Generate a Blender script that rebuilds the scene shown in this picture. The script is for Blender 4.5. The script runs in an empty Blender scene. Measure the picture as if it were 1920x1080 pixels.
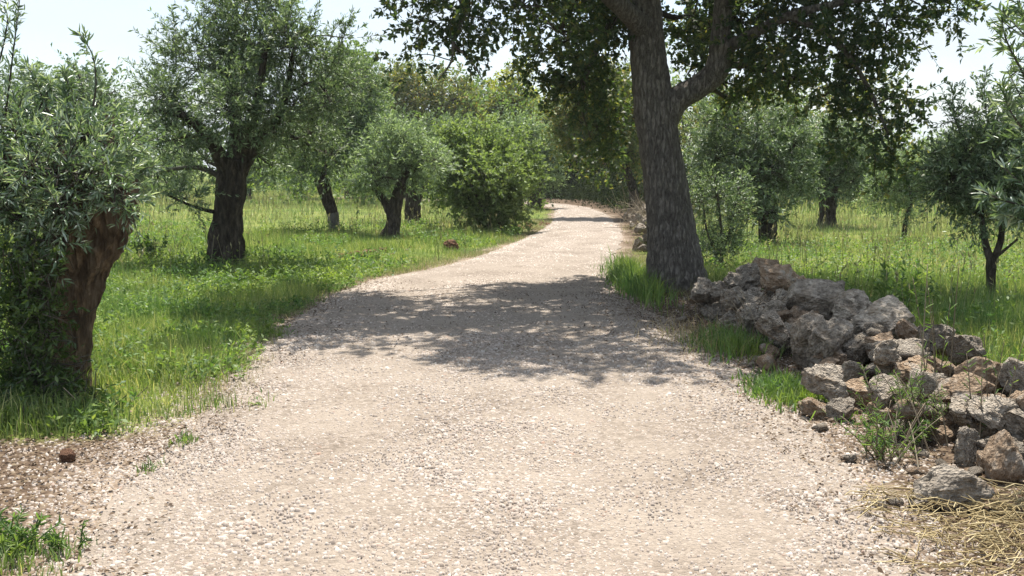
import bpy, bmesh, math
import numpy as np
from mathutils import Vector

# ------------------------------------------------------------------ camera, sky, sun, exposure
scene = bpy.context.scene
COL = scene.collection
F_PX, CAM_H, HORIZON = 1867.0, 1.6, 318.0           # photograph measured at 1920 x 1080
PITCH = math.atan((540.0 - HORIZON) / F_PX)
cam_data = bpy.data.cameras.new('camera')
cam_data.sensor_width = 36.0
cam_data.lens = 36.0 * F_PX / 1920.0
cam_data.clip_start, cam_data.clip_end = 0.05, 2000.0
cam = bpy.data.objects.new('camera', cam_data)
cam.location = (0, 0, CAM_H)
cam.rotation_euler = (math.pi / 2 - PITCH, 0, 0)
COL.objects.link(cam)
scene.camera = cam

SUN_EL, SUN_AZ = math.radians(69), math.radians(10)
world = bpy.data.worlds.new('World')
scene.world = world
world.use_nodes = True
wn, wl = world.node_tree.nodes, world.node_tree.links
wn.clear()
w_out = wn.new('ShaderNodeOutputWorld')
w_bg = wn.new('ShaderNodeBackground')
w_bg.inputs['Strength'].default_value = 0.1
w_sky = wn.new('ShaderNodeTexSky')
w_sky.sky_type = 'NISHITA'
w_sky.sun_disc = False
w_sky.sun_elevation = SUN_EL
w_sky.sun_rotation = SUN_AZ
w_sky.dust_density = 2.0
w_tc = wn.new('ShaderNodeTexCoord')
w_map = wn.new('ShaderNodeMapping')
w_map.inputs['Scale'].default_value = (1.6, 1.6, 5.0)
w_map.inputs['Location'].default_value = (3.1, 1.7, 0.4)
w_noise = wn.new('ShaderNodeTexNoise')
w_noise.inputs['Scale'].default_value = 2.6
w_noise.inputs['Detail'].default_value = 7.0
w_noise.inputs['Roughness'].default_value = 0.55
w_ramp = wn.new('ShaderNodeValToRGB')
w_ramp.color_ramp.elements[0].position = 0.36
w_ramp.color_ramp.elements[1].position = 0.58
w_ramp.color_ramp.elements[0].color = (0.06, 0.06, 0.06, 1)
w_ramp.color_ramp.elements[1].color = (1, 1, 1, 1)
w_mix = wn.new('ShaderNodeMix')
w_mix.data_type = 'RGBA'
w_mix.inputs[7].default_value = (3.9, 4.35, 4.75, 1)     # sunlit cloud
wl.new(w_tc.outputs['Generated'], w_map.inputs['Vector'])
wl.new(w_map.outputs['Vector'], w_noise.inputs['Vector'])
wl.new(w_noise.outputs['Fac'], w_ramp.inputs['Fac'])
wl.new(w_ramp.outputs['Color'], w_mix.inputs[0])
wl.new(w_sky.outputs['Color'], w_mix.inputs[6])
wl.new(w_mix.outputs[2], w_bg.inputs['Color'])
wl.new(w_bg.outputs['Background'], w_out.inputs['Surface'])

sun_data = bpy.data.lights.new('sun', 'SUN')
sun_data.energy = 4.6
sun_data.angle = math.radians(0.55)
sun_data.color = (1.0, 0.95, 0.86)
sun = bpy.data.objects.new('sun', sun_data)
to_sun = Vector((math.sin(SUN_AZ) * math.cos(SUN_EL), math.cos(SUN_AZ) * math.cos(SUN_EL), math.sin(SUN_EL)))
sun.rotation_euler = to_sun.to_track_quat('Z', 'Y').to_euler()
sun.location = (10, 30, 60)
COL.objects.link(sun)

scene.view_settings.view_transform = 'Standard'
scene.view_settings.look = 'None'
scene.view_settings.exposure = 1.20
scene.view_settings.gamma = 1.0
scene.view_settings.use_curve_mapping = False
scene.render.engine = 'CYCLES'
scene.cycles.max_bounces = 7
scene.cycles.diffuse_bounces = 4
scene.cycles.transmission_bounces = 5
scene.cycles.use_denoising = True
scene.cycles.sample_clamp_indirect = 6.0

# ------------------------------------------------------------------ measuring helpers
CT, ST = math.cos(PITCH), math.sin(PITCH)
def P(px, py, Y):
    """Point of the place seen at photo pixel (px, py), Y metres ahead of the photographer."""
    u, v = (px - 960.0) / F_PX, (540.0 - py) / F_PX
    t = Y / (CT + v * ST)
    return np.array([u * t, Y, CAM_H + t * (v * CT - ST)])
def G(px, py):
    u, v = (px - 960.0) / F_PX, (540.0 - py) / F_PX
    t = CAM_H / (ST - v * CT)
    return np.array([u * t, t * (CT + v * ST), 0.0])
def M(px, Y):
    return px * Y / F_PX

# ------------------------------------------------------------------ numpy noise
def _hash(i, j, k, s):
    h = (i * 374761393 + j * 668265263 + k * 2147483647 + s * 974634721) & 0xFFFFFFFF
    h = ((h ^ (h >> 13)) * 1274126177) & 0xFFFFFFFF
    h = (h ^ (h >> 16)) & 0xFFFFFFFF
    return h / 2147483647.5 - 1.0
def vnoise(p, seed=0):
    p = np.asarray(p, dtype=np.float64)
    i = np.floor(p).astype(np.int64)
    f = p - i
    f = f * f * (3 - 2 * f)
    x, y, z = i[:, 0], i[:, 1], i[:, 2]
    fx, fy, fz = f[:, 0], f[:, 1], f[:, 2]
    out = 0
    for dx in (0, 1):
        for dy in (0, 1):
            for dz in (0, 1):
                w = (fx if dx else 1 - fx) * (fy if dy else 1 - fy) * (fz if dz else 1 - fz)
                out = out + w * _hash(x + dx, y + dy, z + dz, seed)
    return out
def fbm(p, octaves=4, seed=0, gain=0.5):
    p = np.asarray(p, dtype=np.float64)
    a, s, out = 1.0, 0.0, 0
    for o in range(octaves):
        out = out + a * vnoise(p * (2.03 ** o) + 17.3 * o, seed + o)
        s += a
        a *= gain
    return out / s
def norm(v):
    return v / np.maximum(np.linalg.norm(v, axis=-1, keepdims=True), 1e-9)
def noise2(x, y, scale, seed=0, octaves=3):
    return fbm(np.stack([np.asarray(x) / scale, np.asarray(y) / scale, np.zeros_like(np.asarray(x, dtype=float))], -1), octaves, seed)

# ------------------------------------------------------------------ mesh helpers
class MB:
    """Collects vertex and face blocks; build() links them as one mesh object."""
    def __init__(self):
        self.v, self.q, self.t, self.n = [], [], [], 0
    def add(self, V, quads=None, tris=None):
        V = np.asarray(V, dtype=np.float64).reshape(-1, 3)
        if quads is not None and len(quads):
            self.q.append(np.asarray(quads, dtype=np.int64) + self.n)
        if tris is not None and len(tris):
            self.t.append(np.asarray(tris, dtype=np.int64) + self.n)
        self.v.append(V)
        self.n += len(V)
    def mesh(self, name, mat, origin=(0, 0, 0), smooth=False):
        V = np.concatenate(self.v) - np.asarray(origin)
        q = np.concatenate(self.q) if self.q else np.zeros((0, 4), int)
        t = np.concatenate(self.t) if self.t else np.zeros((0, 3), int)
        me = bpy.data.meshes.new(name)
        me.vertices.add(len(V))
        me.vertices.foreach_set('co', V.astype(np.float32).ravel())
        me.loops.add(q.size + t.size)
        me.loops.foreach_set('vertex_index', np.concatenate([q.ravel(), t.ravel()]).astype(np.int32))
        me.polygons.add(len(q) + len(t))
        starts = np.concatenate([np.arange(len(q)) * 4, q.size + np.arange(len(t)) * 3])
        me.polygons.foreach_set('loop_start', starts.astype(np.int32))
        if smooth:
            me.polygons.foreach_set('use_smooth', np.ones(len(q) + len(t), dtype=bool))
        me.update(calc_edges=True)
        me.validate()
        me.materials.append(mat)
        return me
    def build(self, name, mat, parent=None, origin=(0, 0, 0), smooth=False):
        return link(name, self.mesh(name, mat, origin, smooth), parent, (0, 0, 0) if parent else origin)

def link(name, data, parent=None, loc=(0, 0, 0)):
    o = bpy.data.objects.new(name, data)
    COL.objects.link(o)
    o.location = tuple(float(c) for c in loc)
    if parent:
        o.parent = parent
    return o
def tag(o, label=None, cat=None, group=None, kind=None):
    if label: o['label'] = label
    if cat: o['category'] = cat
    if group: o['group'] = group
    if kind: o['kind'] = kind
    return o
def thing(name, label, cat, loc, group=None):
    return tag(link(name, None, None, loc), label, cat, group)
def copy_tree(o, loc, rotz, scale, label):
    c = o.copy()
    COL.objects.link(c)
    c.location = tuple(float(k) for k in loc)
    c.rotation_euler = (0, 0, rotz)
    c.scale = (scale, scale, scale)
    c['label'] = label
    for ch in list(o.children):
        d = ch.copy()
        COL.objects.link(d)
        d.parent = c
    return c

def spline(pts, n):
    """Catmull-Rom through rows of any width."""
    p = np.asarray(pts, dtype=float)
    if len(p) == 2:
        return p[0] + (p[1] - p[0]) * np.linspace(0, 1, n)[:, None]
    e = np.vstack([2 * p[0] - p[1], p, 2 * p[-1] - p[-2]])
    t = np.linspace(0, len(p) - 1 - 1e-6, n)
    i = t.astype(int)
    f = (t - i)[:, None]
    a, b, c, d = e[i], e[i + 1], e[i + 2], e[i + 3]
    return 0.5 * (2 * b + (c - a) * f + (2 * a - 5 * b + 4 * c - d) * f ** 2 + (3 * b - a - 3 * c + d) * f ** 3)

def tube(mb, path, rad, sides=8, disp=None, cap=True):
    path, rad = np.asarray(path, float), np.asarray(rad, float)
    n = len(path)
    tan = norm(np.gradient(path, axis=0))
    ref = np.array([1.0, 0.05, 0.02]) if abs(tan[:, 0]).mean() < 0.8 else np.array([0.02, 1.0, 0.05])
    b = norm(np.cross(tan, ref))
    c = np.cross(tan, b)
    ang = np.linspace(0, 2 * math.pi, sides, endpoint=False)
    out = np.cos(ang)[None, :, None] * b[:, None] + np.sin(ang)[None, :, None] * c[:, None]
    V = path[:, None] + out * rad[:, None, None]
    if disp is not None:
        V = V + out * disp(V.reshape(-1, 3), np.tile(ang, n), np.repeat(np.arange(n) / max(n - 1, 1), sides), np.repeat(rad, sides)).reshape(n, sides, 1)
    i = np.arange(n - 1)[:, None] * sides
    j = np.arange(sides)[None, :]
    k = (j + 1) % sides
    q = np.stack([i + j, i + k, i + sides + k, i + sides + j], -1).reshape(-1, 4)
    V = V.reshape(-1, 3)
    tr = None
    if cap:
        V = np.vstack([V, path[-1]])
        jj = np.arange(sides)
        tr = np.stack([(n - 1) * sides + jj, (n - 1) * sides + (jj + 1) % sides, np.full(sides, n * sides)], -1)
    mb.add(V, q, tr)

def sticks(mb, A, B, ra, rb):
    """Many straight three-sided twigs at once."""
    A, B = np.asarray(A, float), np.asarray(B, float)
    if not len(A): return
    d = norm(B - A)
    ref = np.where(np.abs(d[:, 2:3]) > 0.9, np.array([[1.0, 0, 0]]), np.array([[0, 0, 1.0]]))
    u = norm(np.cross(d, ref))
    w = np.cross(d, u)
    V = []
    for X, r in ((A, ra), (B, rb)):
        for k in range(3):
            a = 2 * math.pi * k / 3
            V.append(X + (u * math.cos(a) + w * math.sin(a)) * np.broadcast_to(np.asarray(r, float).reshape(-1, 1), (len(A), 1)))
    V = np.stack(V, 1)
    base = np.arange(len(A))[:, None] * 6
    q = np.concatenate([base + np.array([[k, (k + 1) % 3, 3 + (k + 1) % 3, 3 + k]]) for k in range(3)])
    mb.add(V.reshape(-1, 3), q)

def leaf_faces(mb, O, D, N, L, W, fine=False, curl=0.12):
    """One small folded leaf per row: O base, D along, N normal."""
    L, W = L.reshape(-1, 1), W.reshape(-1, 1)
    S = norm(np.cross(D, N))
    N = np.cross(S, D)
    n = len(O)
    base = np.arange(n)[:, None]
    if fine:
        cu = curl * L
        V = np.stack([O, O + D * L * .28 + S * W * .42 + N * W * .15, O + D * L * .66 + S * W * .40 + N * (W * .15 - cu * .35),
                      O + D * L - N * cu, O + D * L * .66 - S * W * .40 + N * (W * .15 - cu * .35), O + D * L * .28 - S * W * .42 + N * W * .15], 1)
        b = base * 6
        mb.add(V.reshape(-1, 3), np.concatenate([b + np.array([[0, 1, 2, 3]]), b + np.array([[0, 3, 4, 5]])]))
    else:
        V = np.stack([O, O + D * L * .48 + S * W * .5 + N * W * .12, O + D * L - N * L * curl, O + D * L * .48 - S * W * .5 + N * W * .12], 1)
        mb.add(V.reshape(-1, 3), base * 4 + np.array([[0, 1, 2, 3]]))

def sprays(mb, rng, O, D, L, per, leaf, ratio, angle=0.9, sag=0.0, fine=False, curl=0.12, up=0.35):
    """Leaves along twigs that start at O, run along D and are L long."""
    S = len(O)
    t = rng.uniform(0.08, 1.0, (S, per))
    A = np.cross(D, np.array([0.13, 0.21, 1.0]))
    A = norm(A)
    B = np.cross(D, A)
    ph = rng.uniform(0, 2 * math.pi, (S, per))
    rad = np.cos(ph)[..., None] * A[:, None] + np.sin(ph)[..., None] * B[:, None]
    an = angle * rng.uniform(0.6, 1.25, (S, per))[..., None]
    ld = norm(D[:, None] * np.cos(an) + rad * np.sin(an) + rng.normal(0, .15, (S, per, 3)))
    pos = O[:, None] + D[:, None] * (L[:, None] * t)[..., None]
    pos[..., 2] -= sag * t ** 2 * L[:, None]
    nr = rng.normal(0, 1, (S, per, 3))
    nr[..., 2] += up * 2
    nr = norm(nr)
    ll = leaf * rng.uniform(0.65, 1.25, S * per)
    leaf_faces(mb, pos.reshape(-1, 3), ld.reshape(-1, 3), nr.reshape(-1, 3), ll, ll * ratio * rng.uniform(.8, 1.2, S * per), fine, curl)

def rand_dirs(rng, n):
    return norm(rng.normal(0, 1, (n, 3)))

# ------------------------------------------------------------------ materials
def new_mat(name):
    m = bpy.data.materials.new(name)
    m.use_nodes = True
    m.node_tree.nodes.clear()
    return m, m.node_tree.nodes, m.node_tree.links
def ramp(nodes, stops):
    r = nodes.new('ShaderNodeValToRGB')
    e = r.color_ramp.elements
    while len(e) < len(stops): e.new(0.5)
    for el, (p, c) in zip(e, stops):
        el.position, el.color = p, (*c, 1)
    return r
def leaf_mat(name, stops, trans=0.35, tint=(1.5, 1.6, 0.55), rough=0.5, spec=0.4, patch=None):
    m, n, l = new_mat(name)
    out = n.new('ShaderNodeOutputMaterial')
    geo = n.new('ShaderNodeNewGeometry')
    r = ramp(n, stops)
    l.new(geo.outputs['Random Per Island'], r.inputs['Fac'])
    b = n.new('ShaderNodeBsdfPrincipled')
    b.inputs['Roughness'].default_value = rough
    b.inputs['Specular IOR Level'].default_value = spec
    tr = n.new('ShaderNodeBsdfTranslucent')
    mul = n.new('ShaderNodeMix'); mul.data_type = 'RGBA'; mul.blend_type = 'MULTIPLY'
    mul.inputs[0].default_value = 1.0
    mul.inputs[7].default_value = (*tint, 1)
    col = r.outputs['Color']
    if patch:                                   # patches of other species growing through
        tc = n.new('ShaderNodeTexCoord')
        pn = n.new('ShaderNodeTexNoise'); pn.inputs['Scale'].default_value = patch[0]; pn.inputs['Detail'].default_value = 5
        l.new(tc.outputs['Object'], pn.inputs['Vector'])
        pr = ramp(n, [(.36, patch[1]), (.5, (1, 1, 1)), (.64, patch[2])])
        l.new(pn.outputs['Fac'], pr.inputs['Fac'])
        pm = n.new('ShaderNodeMix'); pm.data_type = 'RGBA'; pm.blend_type = 'MULTIPLY'; pm.inputs[0].default_value = 1.0
        l.new(col, pm.inputs[6]); l.new(pr.outputs['Color'], pm.inputs[7]); col = pm.outputs[2]
    l.new(col, b.inputs['Base Color'])
    l.new(col, mul.inputs[6])
    l.new(mul.outputs[2], tr.inputs['Color'])
    mx = n.new('ShaderNodeMixShader')
    mx.inputs[0].default_value = trans
    l.new(b.outputs[0], mx.inputs[1]); l.new(tr.outputs[0], mx.inputs[2])
    l.new(mx.outputs[0], out.inputs['Surface'])
    return m
def rough_mat(name, stops, scale=(4, 4, 4), nscale=6.0, detail=8, bump=0.6, dist=0.03, rough=0.9, island=0.0, stops2=None, pits=0.0, crack=None):
    """Weathered bark, stone and soil: layered noise colour and bump in object space."""
    m, n, l = new_mat(name)
    out = n.new('ShaderNodeOutputMaterial')
    b = n.new('ShaderNodeBsdfPrincipled')
    b.inputs['Roughness'].default_value = rough
    b.inputs['Specular IOR Level'].default_value = 0.25
    tc = n.new('ShaderNodeTexCoord')
    mp = n.new('ShaderNodeMapping'); mp.inputs['Scale'].default_value = scale
    no = n.new('ShaderNodeTexNoise')
    no.inputs['Scale'].default_value = nscale; no.inputs['Detail'].default_value = detail; no.inputs['Roughness'].default_value = 0.68
    l.new(tc.outputs['Object'], mp.inputs['Vector']); l.new(mp.outputs['Vector'], no.inputs['Vector'])
    r = ramp(n, stops)
    l.new(no.outputs['Fac'], r.inputs['Fac'])
    col = r.outputs['Color']
    if stops2:
        no2 = n.new('ShaderNodeTexNoise')
        no2.inputs['Scale'].default_value = nscale * 0.45; no2.inputs['Detail'].default_value = 6
        l.new(tc.outputs['Object'], no2.inputs['Vector'])
        r2 = ramp(n, stops2[1])
        l.new(no2.outputs['Fac'], r2.inputs['Fac'])
        mx = n.new('ShaderNodeMix'); mx.data_type = 'RGBA'
        l.new(r2.outputs['Color'], mx.inputs[0]); l.new(col, mx.inputs[6]); mx.inputs[7].default_value = (*stops2[0], 1)
        col = mx.outputs[2]
    if island:
        oi = n.new('ShaderNodeObjectInfo')
        hsv = n.new('ShaderNodeHueSaturation')
        mr = n.new('ShaderNodeMapRange'); mr.inputs[3].default_value = 1 - island; mr.inputs[4].default_value = 1 + island
        l.new(oi.outputs['Random'], mr.inputs[0]); l.new(mr.outputs[0], hsv.inputs['Value'])
        l.new(col, hsv.inputs['Color']); col = hsv.outputs['Color']
    l.new(col, b.inputs['Base Color'])
    bp = n.new('ShaderNodeBump'); bp.inputs['Strength'].default_value = bump; bp.inputs['Distance'].default_value = dist
    h = no.outputs['Fac']
    if pits:
        vo = n.new('ShaderNodeTexVoronoi'); vo.inputs['Scale'].default_value = nscale * 2.6
        l.new(mp.outputs['Vector'], vo.inputs['Vector'])
        ad = n.new('ShaderNodeMath'); ad.operation = 'MULTIPLY_ADD'; ad.inputs[1].default_value = pits
        l.new(vo.outputs['Distance'], ad.inputs[0]); l.new(h, ad.inputs[2]); h = ad.outputs[0]
    if crack:
        wv = n.new('ShaderNodeMix'); wv.data_type = 'VECTOR'; wv.inputs[0].default_value = .12
        mc = n.new('ShaderNodeMapping'); mc.inputs['Scale'].default_value = crack
        ve = n.new('ShaderNodeTexVoronoi'); ve.feature = 'DISTANCE_TO_EDGE'; ve.inputs['Scale'].default_value = 1.0
        l.new(tc.outputs['Object'], mc.inputs['Vector']); l.new(mc.outputs['Vector'], wv.inputs[4]); 
        sc = n.new('ShaderNodeVectorMath'); sc.operation = 'SCALE'; sc.inputs['Scale'].default_value = 9.0
        l.new(no.outputs['Color'], sc.inputs[0]); l.new(sc.outputs[0], wv.inputs[5])
        l.new(wv.outputs[1], ve.inputs['Vector'])
        cr = ramp(n, [(0, (0, 0, 0)), (.16, (1, 1, 1))]); l.new(ve.outputs['Distance'], cr.inputs['Fac'])
        ad = n.new('ShaderNodeMath'); ad.operation = 'MULTIPLY_ADD'; ad.inputs[1].default_value = .8
        l.new(cr.outputs['Color'], ad.inputs[0]); l.new(h, ad.inputs[2]); h = ad.outputs[0]
    l.new(h, bp.inputs['Height'])
    l.new(bp.outputs['Normal'], b.inputs['Normal'])
    l.new(b.outputs[0], out.inputs['Surface'])
    return m

MAT = {}
MAT['olive_near'] = leaf_mat('olive_leaf_near', [(0, (0.072, 0.124, 0.062)), (0.45, (0.110, 0.174, 0.098)), (0.72, (0.182, 0.250, 0.176)), (0.9, (0.337, 0.411, 0.373)), (1, (0.440, 0.515, 0.432))], .30, (1.5, 1.5, .6), .34, .6)
MAT['olive'] = leaf_mat('olive_leaf', [(0, (0.071, 0.113, 0.060)), (0.5, (0.112, 0.163, 0.090)), (0.8, (0.190, 0.247, 0.150)), (1, (0.336, 0.402, 0.286))], .30, (1.4, 1.5, .7), .52, .45)
MAT['olive_pale'] = leaf_mat('olive_leaf_pale', [(0, (0.116, 0.170, 0.086)), (0.5, (0.187, 0.250, 0.143)), (1, (0.373, 0.450, 0.315))], .34, (1.4, 1.5, .7), .55, .4)
MAT['olive_dark'] = leaf_mat('olive_leaf_dark', [(0, (0.023, 0.041, 0.020)), (0.6, (0.041, 0.063, 0.029)), (1, (0.090, 0.113, 0.068))], .26, (1.4, 1.5, .6), .45, .45)
MAT['oak'] = leaf_mat('oak_leaf', [(0, (0.032, 0.056, 0.035)), (0.55, (0.052, 0.086, 0.048)), (0.85, (0.082, 0.110, 0.055)), (1, (0.174, 0.163, 0.069))], .44, (2.1, 2.05, .7), .5, .35)
MAT['oak_bronze'] = leaf_mat('oak_leaf_bronze', [(0, (.04, .05, .016)), (.5, (.075, .07, .02)), (.85, (.12, .09, .026)), (1, (.2, .12, .035))], .42, (1.7, 1.4, .45), .5, .3)
MAT['bush'] = leaf_mat('bush_leaf', [(0, (0.100, 0.143, 0.063)), (0.5, (0.163, 0.223, 0.094)), (1, (0.282, 0.337, 0.156))], .38, (1.4, 1.5, .6), .6, .3)
MAT['wood_green'] = leaf_mat('woodland_leaf', [(0, (0.075, 0.125, 0.050)), (0.6, (0.132, 0.195, 0.075)), (1, (0.222, 0.274, 0.116))], .34, (1.5, 1.6, .55), .6, .3)
MAT['wood_brown'] = leaf_mat('woodland_leaf_brown', [(0, (0.082, 0.131, 0.046)), (0.5, (0.133, 0.175, 0.059)), (0.85, (0.194, 0.201, 0.073)), (1, (0.298, 0.228, 0.089))], .36, (1.5, 1.4, .55), .6, .3)
MAT['wood_yellow'] = leaf_mat('woodland_leaf_yellow', [(0, (0.179, 0.211, 0.049)), (0.6, (0.276, 0.293, 0.065)), (1, (0.390, 0.357, 0.098))], .42, (1.3, 1.35, .5), .55, .3)
MAT['grass'] = leaf_mat('grass_blade', [(0, (0.094, 0.149, 0.049)), (0.5, (0.144, 0.207, 0.074)), (0.8, (0.216, 0.270, 0.111)), (1, (0.398, 0.391, 0.235))], .42, (1.5, 1.5, .7), .6, .25, (.9, (.62, .82, .75), (1.2, 1.12, 1.0)))
MAT['field_grass'] = leaf_mat('field_grass_blade', [(0, (0.124, 0.172, 0.071)), (0.45, (0.190, 0.237, 0.103)), (0.75, (0.279, 0.301, 0.154)), (1, (0.454, 0.430, 0.296))], .40, (1.35, 1.35, .7), .65, .2, (.35, (.62, .84, .75), (1.2, 1.1, 1.1)))
MAT['weed'] = leaf_mat('weed_leaf', [(0, (0.068, 0.123, 0.039)), (0.6, (0.118, 0.194, 0.059)), (1, (0.211, 0.286, 0.104))], .42, (1.5, 1.5, .65), .55, .35, (1.4, (.65, .82, .75), (1.35, 1.2, .9)))
MAT['shade_leaf'] = leaf_mat('woodland_leaf_shade', [(0, (.016, .025, .012)), (.6, (.028, .04, .018)), (1, (.045, .06, .026))], .12, (1.4, 1.5, .6), .85, .05)  # leaf colour darkened to paint in the shade at the track's far end
MAT['ivy'] = leaf_mat('ivy_leaf', [(0, (.03, .06, .016)), (.6, (.05, .09, .022)), (1, (.10, .15, .04))], .35, (1.5, 1.6, .5), .4, .5)
MAT['dry_leaf'] = leaf_mat('dry_leaf', [(0, (.05, .032, .021)), (.45, (.105, .07, .045)), (.8, (.19, .14, .095)), (1, (.31, .25, .19))], .12, (1.2, 1.1, .8), .75, .2)
MAT['straw'] = leaf_mat('straw_stalk', [(0, (0.240, 0.176, 0.080)), (0.5, (0.368, 0.288, 0.144)), (1, (0.480, 0.400, 0.232))], .2, (1.1, 1.1, .8), .6, .3)
MAT['dry_stem'] = leaf_mat('dry_stem', [(0, (.10, .08, .055)), (.6, (.2, .16, .11)), (1, (.34, .29, .21))], .05, (1, 1, 1), .8, .2)
MAT['twig'] = leaf_mat('twig_bark', [(0, (.035, .030, .024)), (1, (.085, .075, .06))], .02, (1, 1, 1), .85, .2)
MAT['oak_bark'] = rough_mat('oak_bark', [(.30, (.075, .064, .055)), (.44, (.15, .13, .112)), (.56, (.225, .2, .175)), (.72, (.33, .305, .275))], (9, 9, 3.0), 4.4, 13, 1.0, .06, .95, crack=(19, 19, 4.2))
MAT['olive_bark'] = rough_mat('olive_bark', [(.3, (.022, .018, .014)), (.5, (.07, .056, .042)), (.7, (.15, .125, .10)), (.85, (.22, .195, .16))], (7, 7, 2.6), 2.2, 12, 1.0, .07, .95, crack=(14, 14, 4))
MAT['olive_bark_warm'] = rough_mat('olive_bark_warm', [(0.3, (0.028, 0.018, 0.012)), (0.46, (0.116, 0.079, 0.049)), (0.6, (0.224, 0.166, 0.113)), (0.78, (0.325, 0.282, 0.222))], (7, 7, 1.3), 2.4, 12, 1.0, .09, .92, crack=(12, 12, 2.5))
MAT['limewash'] = rough_mat('limewashed_bark', [(0.3, (0.041, 0.036, 0.029)), (0.5, (0.117, 0.108, 0.095)), (0.75, (0.203, 0.194, 0.176))], (6, 6, 1.8), 2.2, 9, .9, .04, .95)
MAT['stone_grey'] = rough_mat('limestone_grey', [(0.28, (0.052, 0.044, 0.037)), (0.42, (0.198, 0.169, 0.137)), (0.56, (0.383, 0.332, 0.274)), (0.74, (0.650, 0.576, 0.485))], (1, 1, 1), 4.2, 12, 1.0, .05, .92, .30, ((.17, .12, .075), [(.48, (0, 0, 0)), (.68, (.65, .65, .65))]), .55)
MAT['stone_brown'] = rough_mat('limestone_brown', [(0.26, (0.084, 0.056, 0.036)), (0.45, (0.258, 0.179, 0.118)), (0.62, (0.392, 0.297, 0.213)), (0.82, (0.538, 0.470, 0.381))], (1, 1, 1), 3.8, 12, 1.0, .05, .92, .14, ((.36, .335, .30), [(.50, (0, 0, 0)), (.70, (.8, .8, .8))]), .4)
MAT['clod'] = rough_mat('red_clod', [(.3, (.07, .035, .02)), (.55, (.17, .09, .055)), (.8, (.27, .17, .11))], (1, 1, 1), 6, 8, .9, .04, 1.0)
MAT['white_paint'] = rough_mat('white_painted_metal', [(.3, (.68, .68, .66)), (.7, (.8, .8, .78))], (1, 1, 1), 9, 4, .1, .002, .5)

def gravel_mat():
    m, n, l = new_mat('gravel_chip')
    out = n.new('ShaderNodeOutputMaterial')
    b = n.new('ShaderNodeBsdfPrincipled'); b.inputs['Roughness'].default_value = .9; b.inputs['Specular IOR Level'].default_value = .2
    g = n.new('ShaderNodeNewGeometry')
    r = ramp(n, [(0, (.19, .155, .13)), (.06, (.27, .225, .19)), (.4, (.345, .293, .254)), (.8, (.41, .358, .315)), (.96, (.48, .435, .39)), (1, (.31, .21, .16))])
    l.new(g.outputs['Random Per Island'], r.inputs['Fac'])
    no = n.new('ShaderNodeTexNoise'); no.inputs['Scale'].default_value = 60; no.inputs['Detail'].default_value = 4
    tc = n.new('ShaderNodeTexCoord'); l.new(tc.outputs['Object'], no.inputs['Vector'])
    hs = n.new('ShaderNodeHueSaturation'); mr = n.new('ShaderNodeMapRange'); mr.inputs[3].default_value = .75; mr.inputs[4].default_value = 1.2
    l.new(no.outputs['Fac'], mr.inputs[0]); l.new(mr.outputs[0], hs.inputs['Value']); l.new(r.outputs['Color'], hs.inputs['Color'])
    l.new(hs.outputs['Color'], b.inputs['Base Color'])
    l.new(b.outputs[0], out.inputs['Surface'])
    return m
MAT['gravel'] = gravel_mat()

def road_mat():
    m, n, l = new_mat('gravel_track')
    out = n.new('ShaderNodeOutputMaterial')
    b = n.new('ShaderNodeBsdfPrincipled'); b.inputs['Roughness'].default_value = .95; b.inputs['Specular IOR Level'].default_value = .15
    tc = n.new('ShaderNodeTexCoord')
    vo = n.new('ShaderNodeTexVoronoi'); vo.inputs['Scale'].default_value = 34
    vo2 = n.new('ShaderNodeTexVoronoi'); vo2.inputs['Scale'].default_value = 75
    no = n.new('ShaderNodeTexNoise'); no.inputs['Scale'].default_value = 1.3; no.inputs['Detail'].default_value = 8
    nf = n.new('ShaderNodeTexNoise'); nf.inputs['Scale'].default_value = 40; nf.inputs['Detail'].default_value = 6
    for x in (vo, vo2, no, nf): l.new(tc.outputs['Object'], x.inputs['Vector'])
    cell = ramp(n, [(0, (.10, .078, .06)), (.4, (.185, .15, .12)), (.8, (.265, .22, .18)), (1, (.34, .295, .25))])
    l.new(vo.outputs['Color'], cell.inputs['Fac'])
    dust = n.new('ShaderNodeMix'); dust.data_type = 'RGBA'; dust.inputs[7].default_value = (.285, .24, .198, 1)
    rf = ramp(n, [(.35, (0.15, 0.15, 0.15)), (.62, (.85, .85, .85))]); l.new(no.outputs['Fac'], rf.inputs['Fac'])
    l.new(rf.outputs['Color'], dust.inputs[0]); l.new(cell.outputs['Color'], dust.inputs[6])
    fine = n.new('ShaderNodeHueSaturation'); mr = n.new('ShaderNodeMapRange'); mr.inputs[3].default_value = .7; mr.inputs[4].default_value = 1.25
    l.new(nf.outputs['Fac'], mr.inputs[0]); l.new(mr.outputs[0], fine.inputs['Value']); l.new(dust.outputs[2], fine.inputs['Color'])
    l.new(fine.outputs['Color'], b.inputs['Base Color'])
    ad = n.new('ShaderNodeMath'); ad.operation = 'ADD'
    l.new(vo.outputs['Distance'], ad.inputs[0]); l.new(vo2.outputs['Distance'], ad.inputs[1])
    bp = n.new('ShaderNodeBump'); bp.inputs['Strength'].default_value = .7; bp.inputs['Distance'].default_value = .015; bp.invert = True
    l.new(ad.outputs[0], bp.inputs['Height']); l.new(bp.outputs['Normal'], b.inputs['Normal'])
    l.new(b.outputs[0], out.inputs['Surface'])
    return m
MAT['road'] = road_mat()

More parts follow.
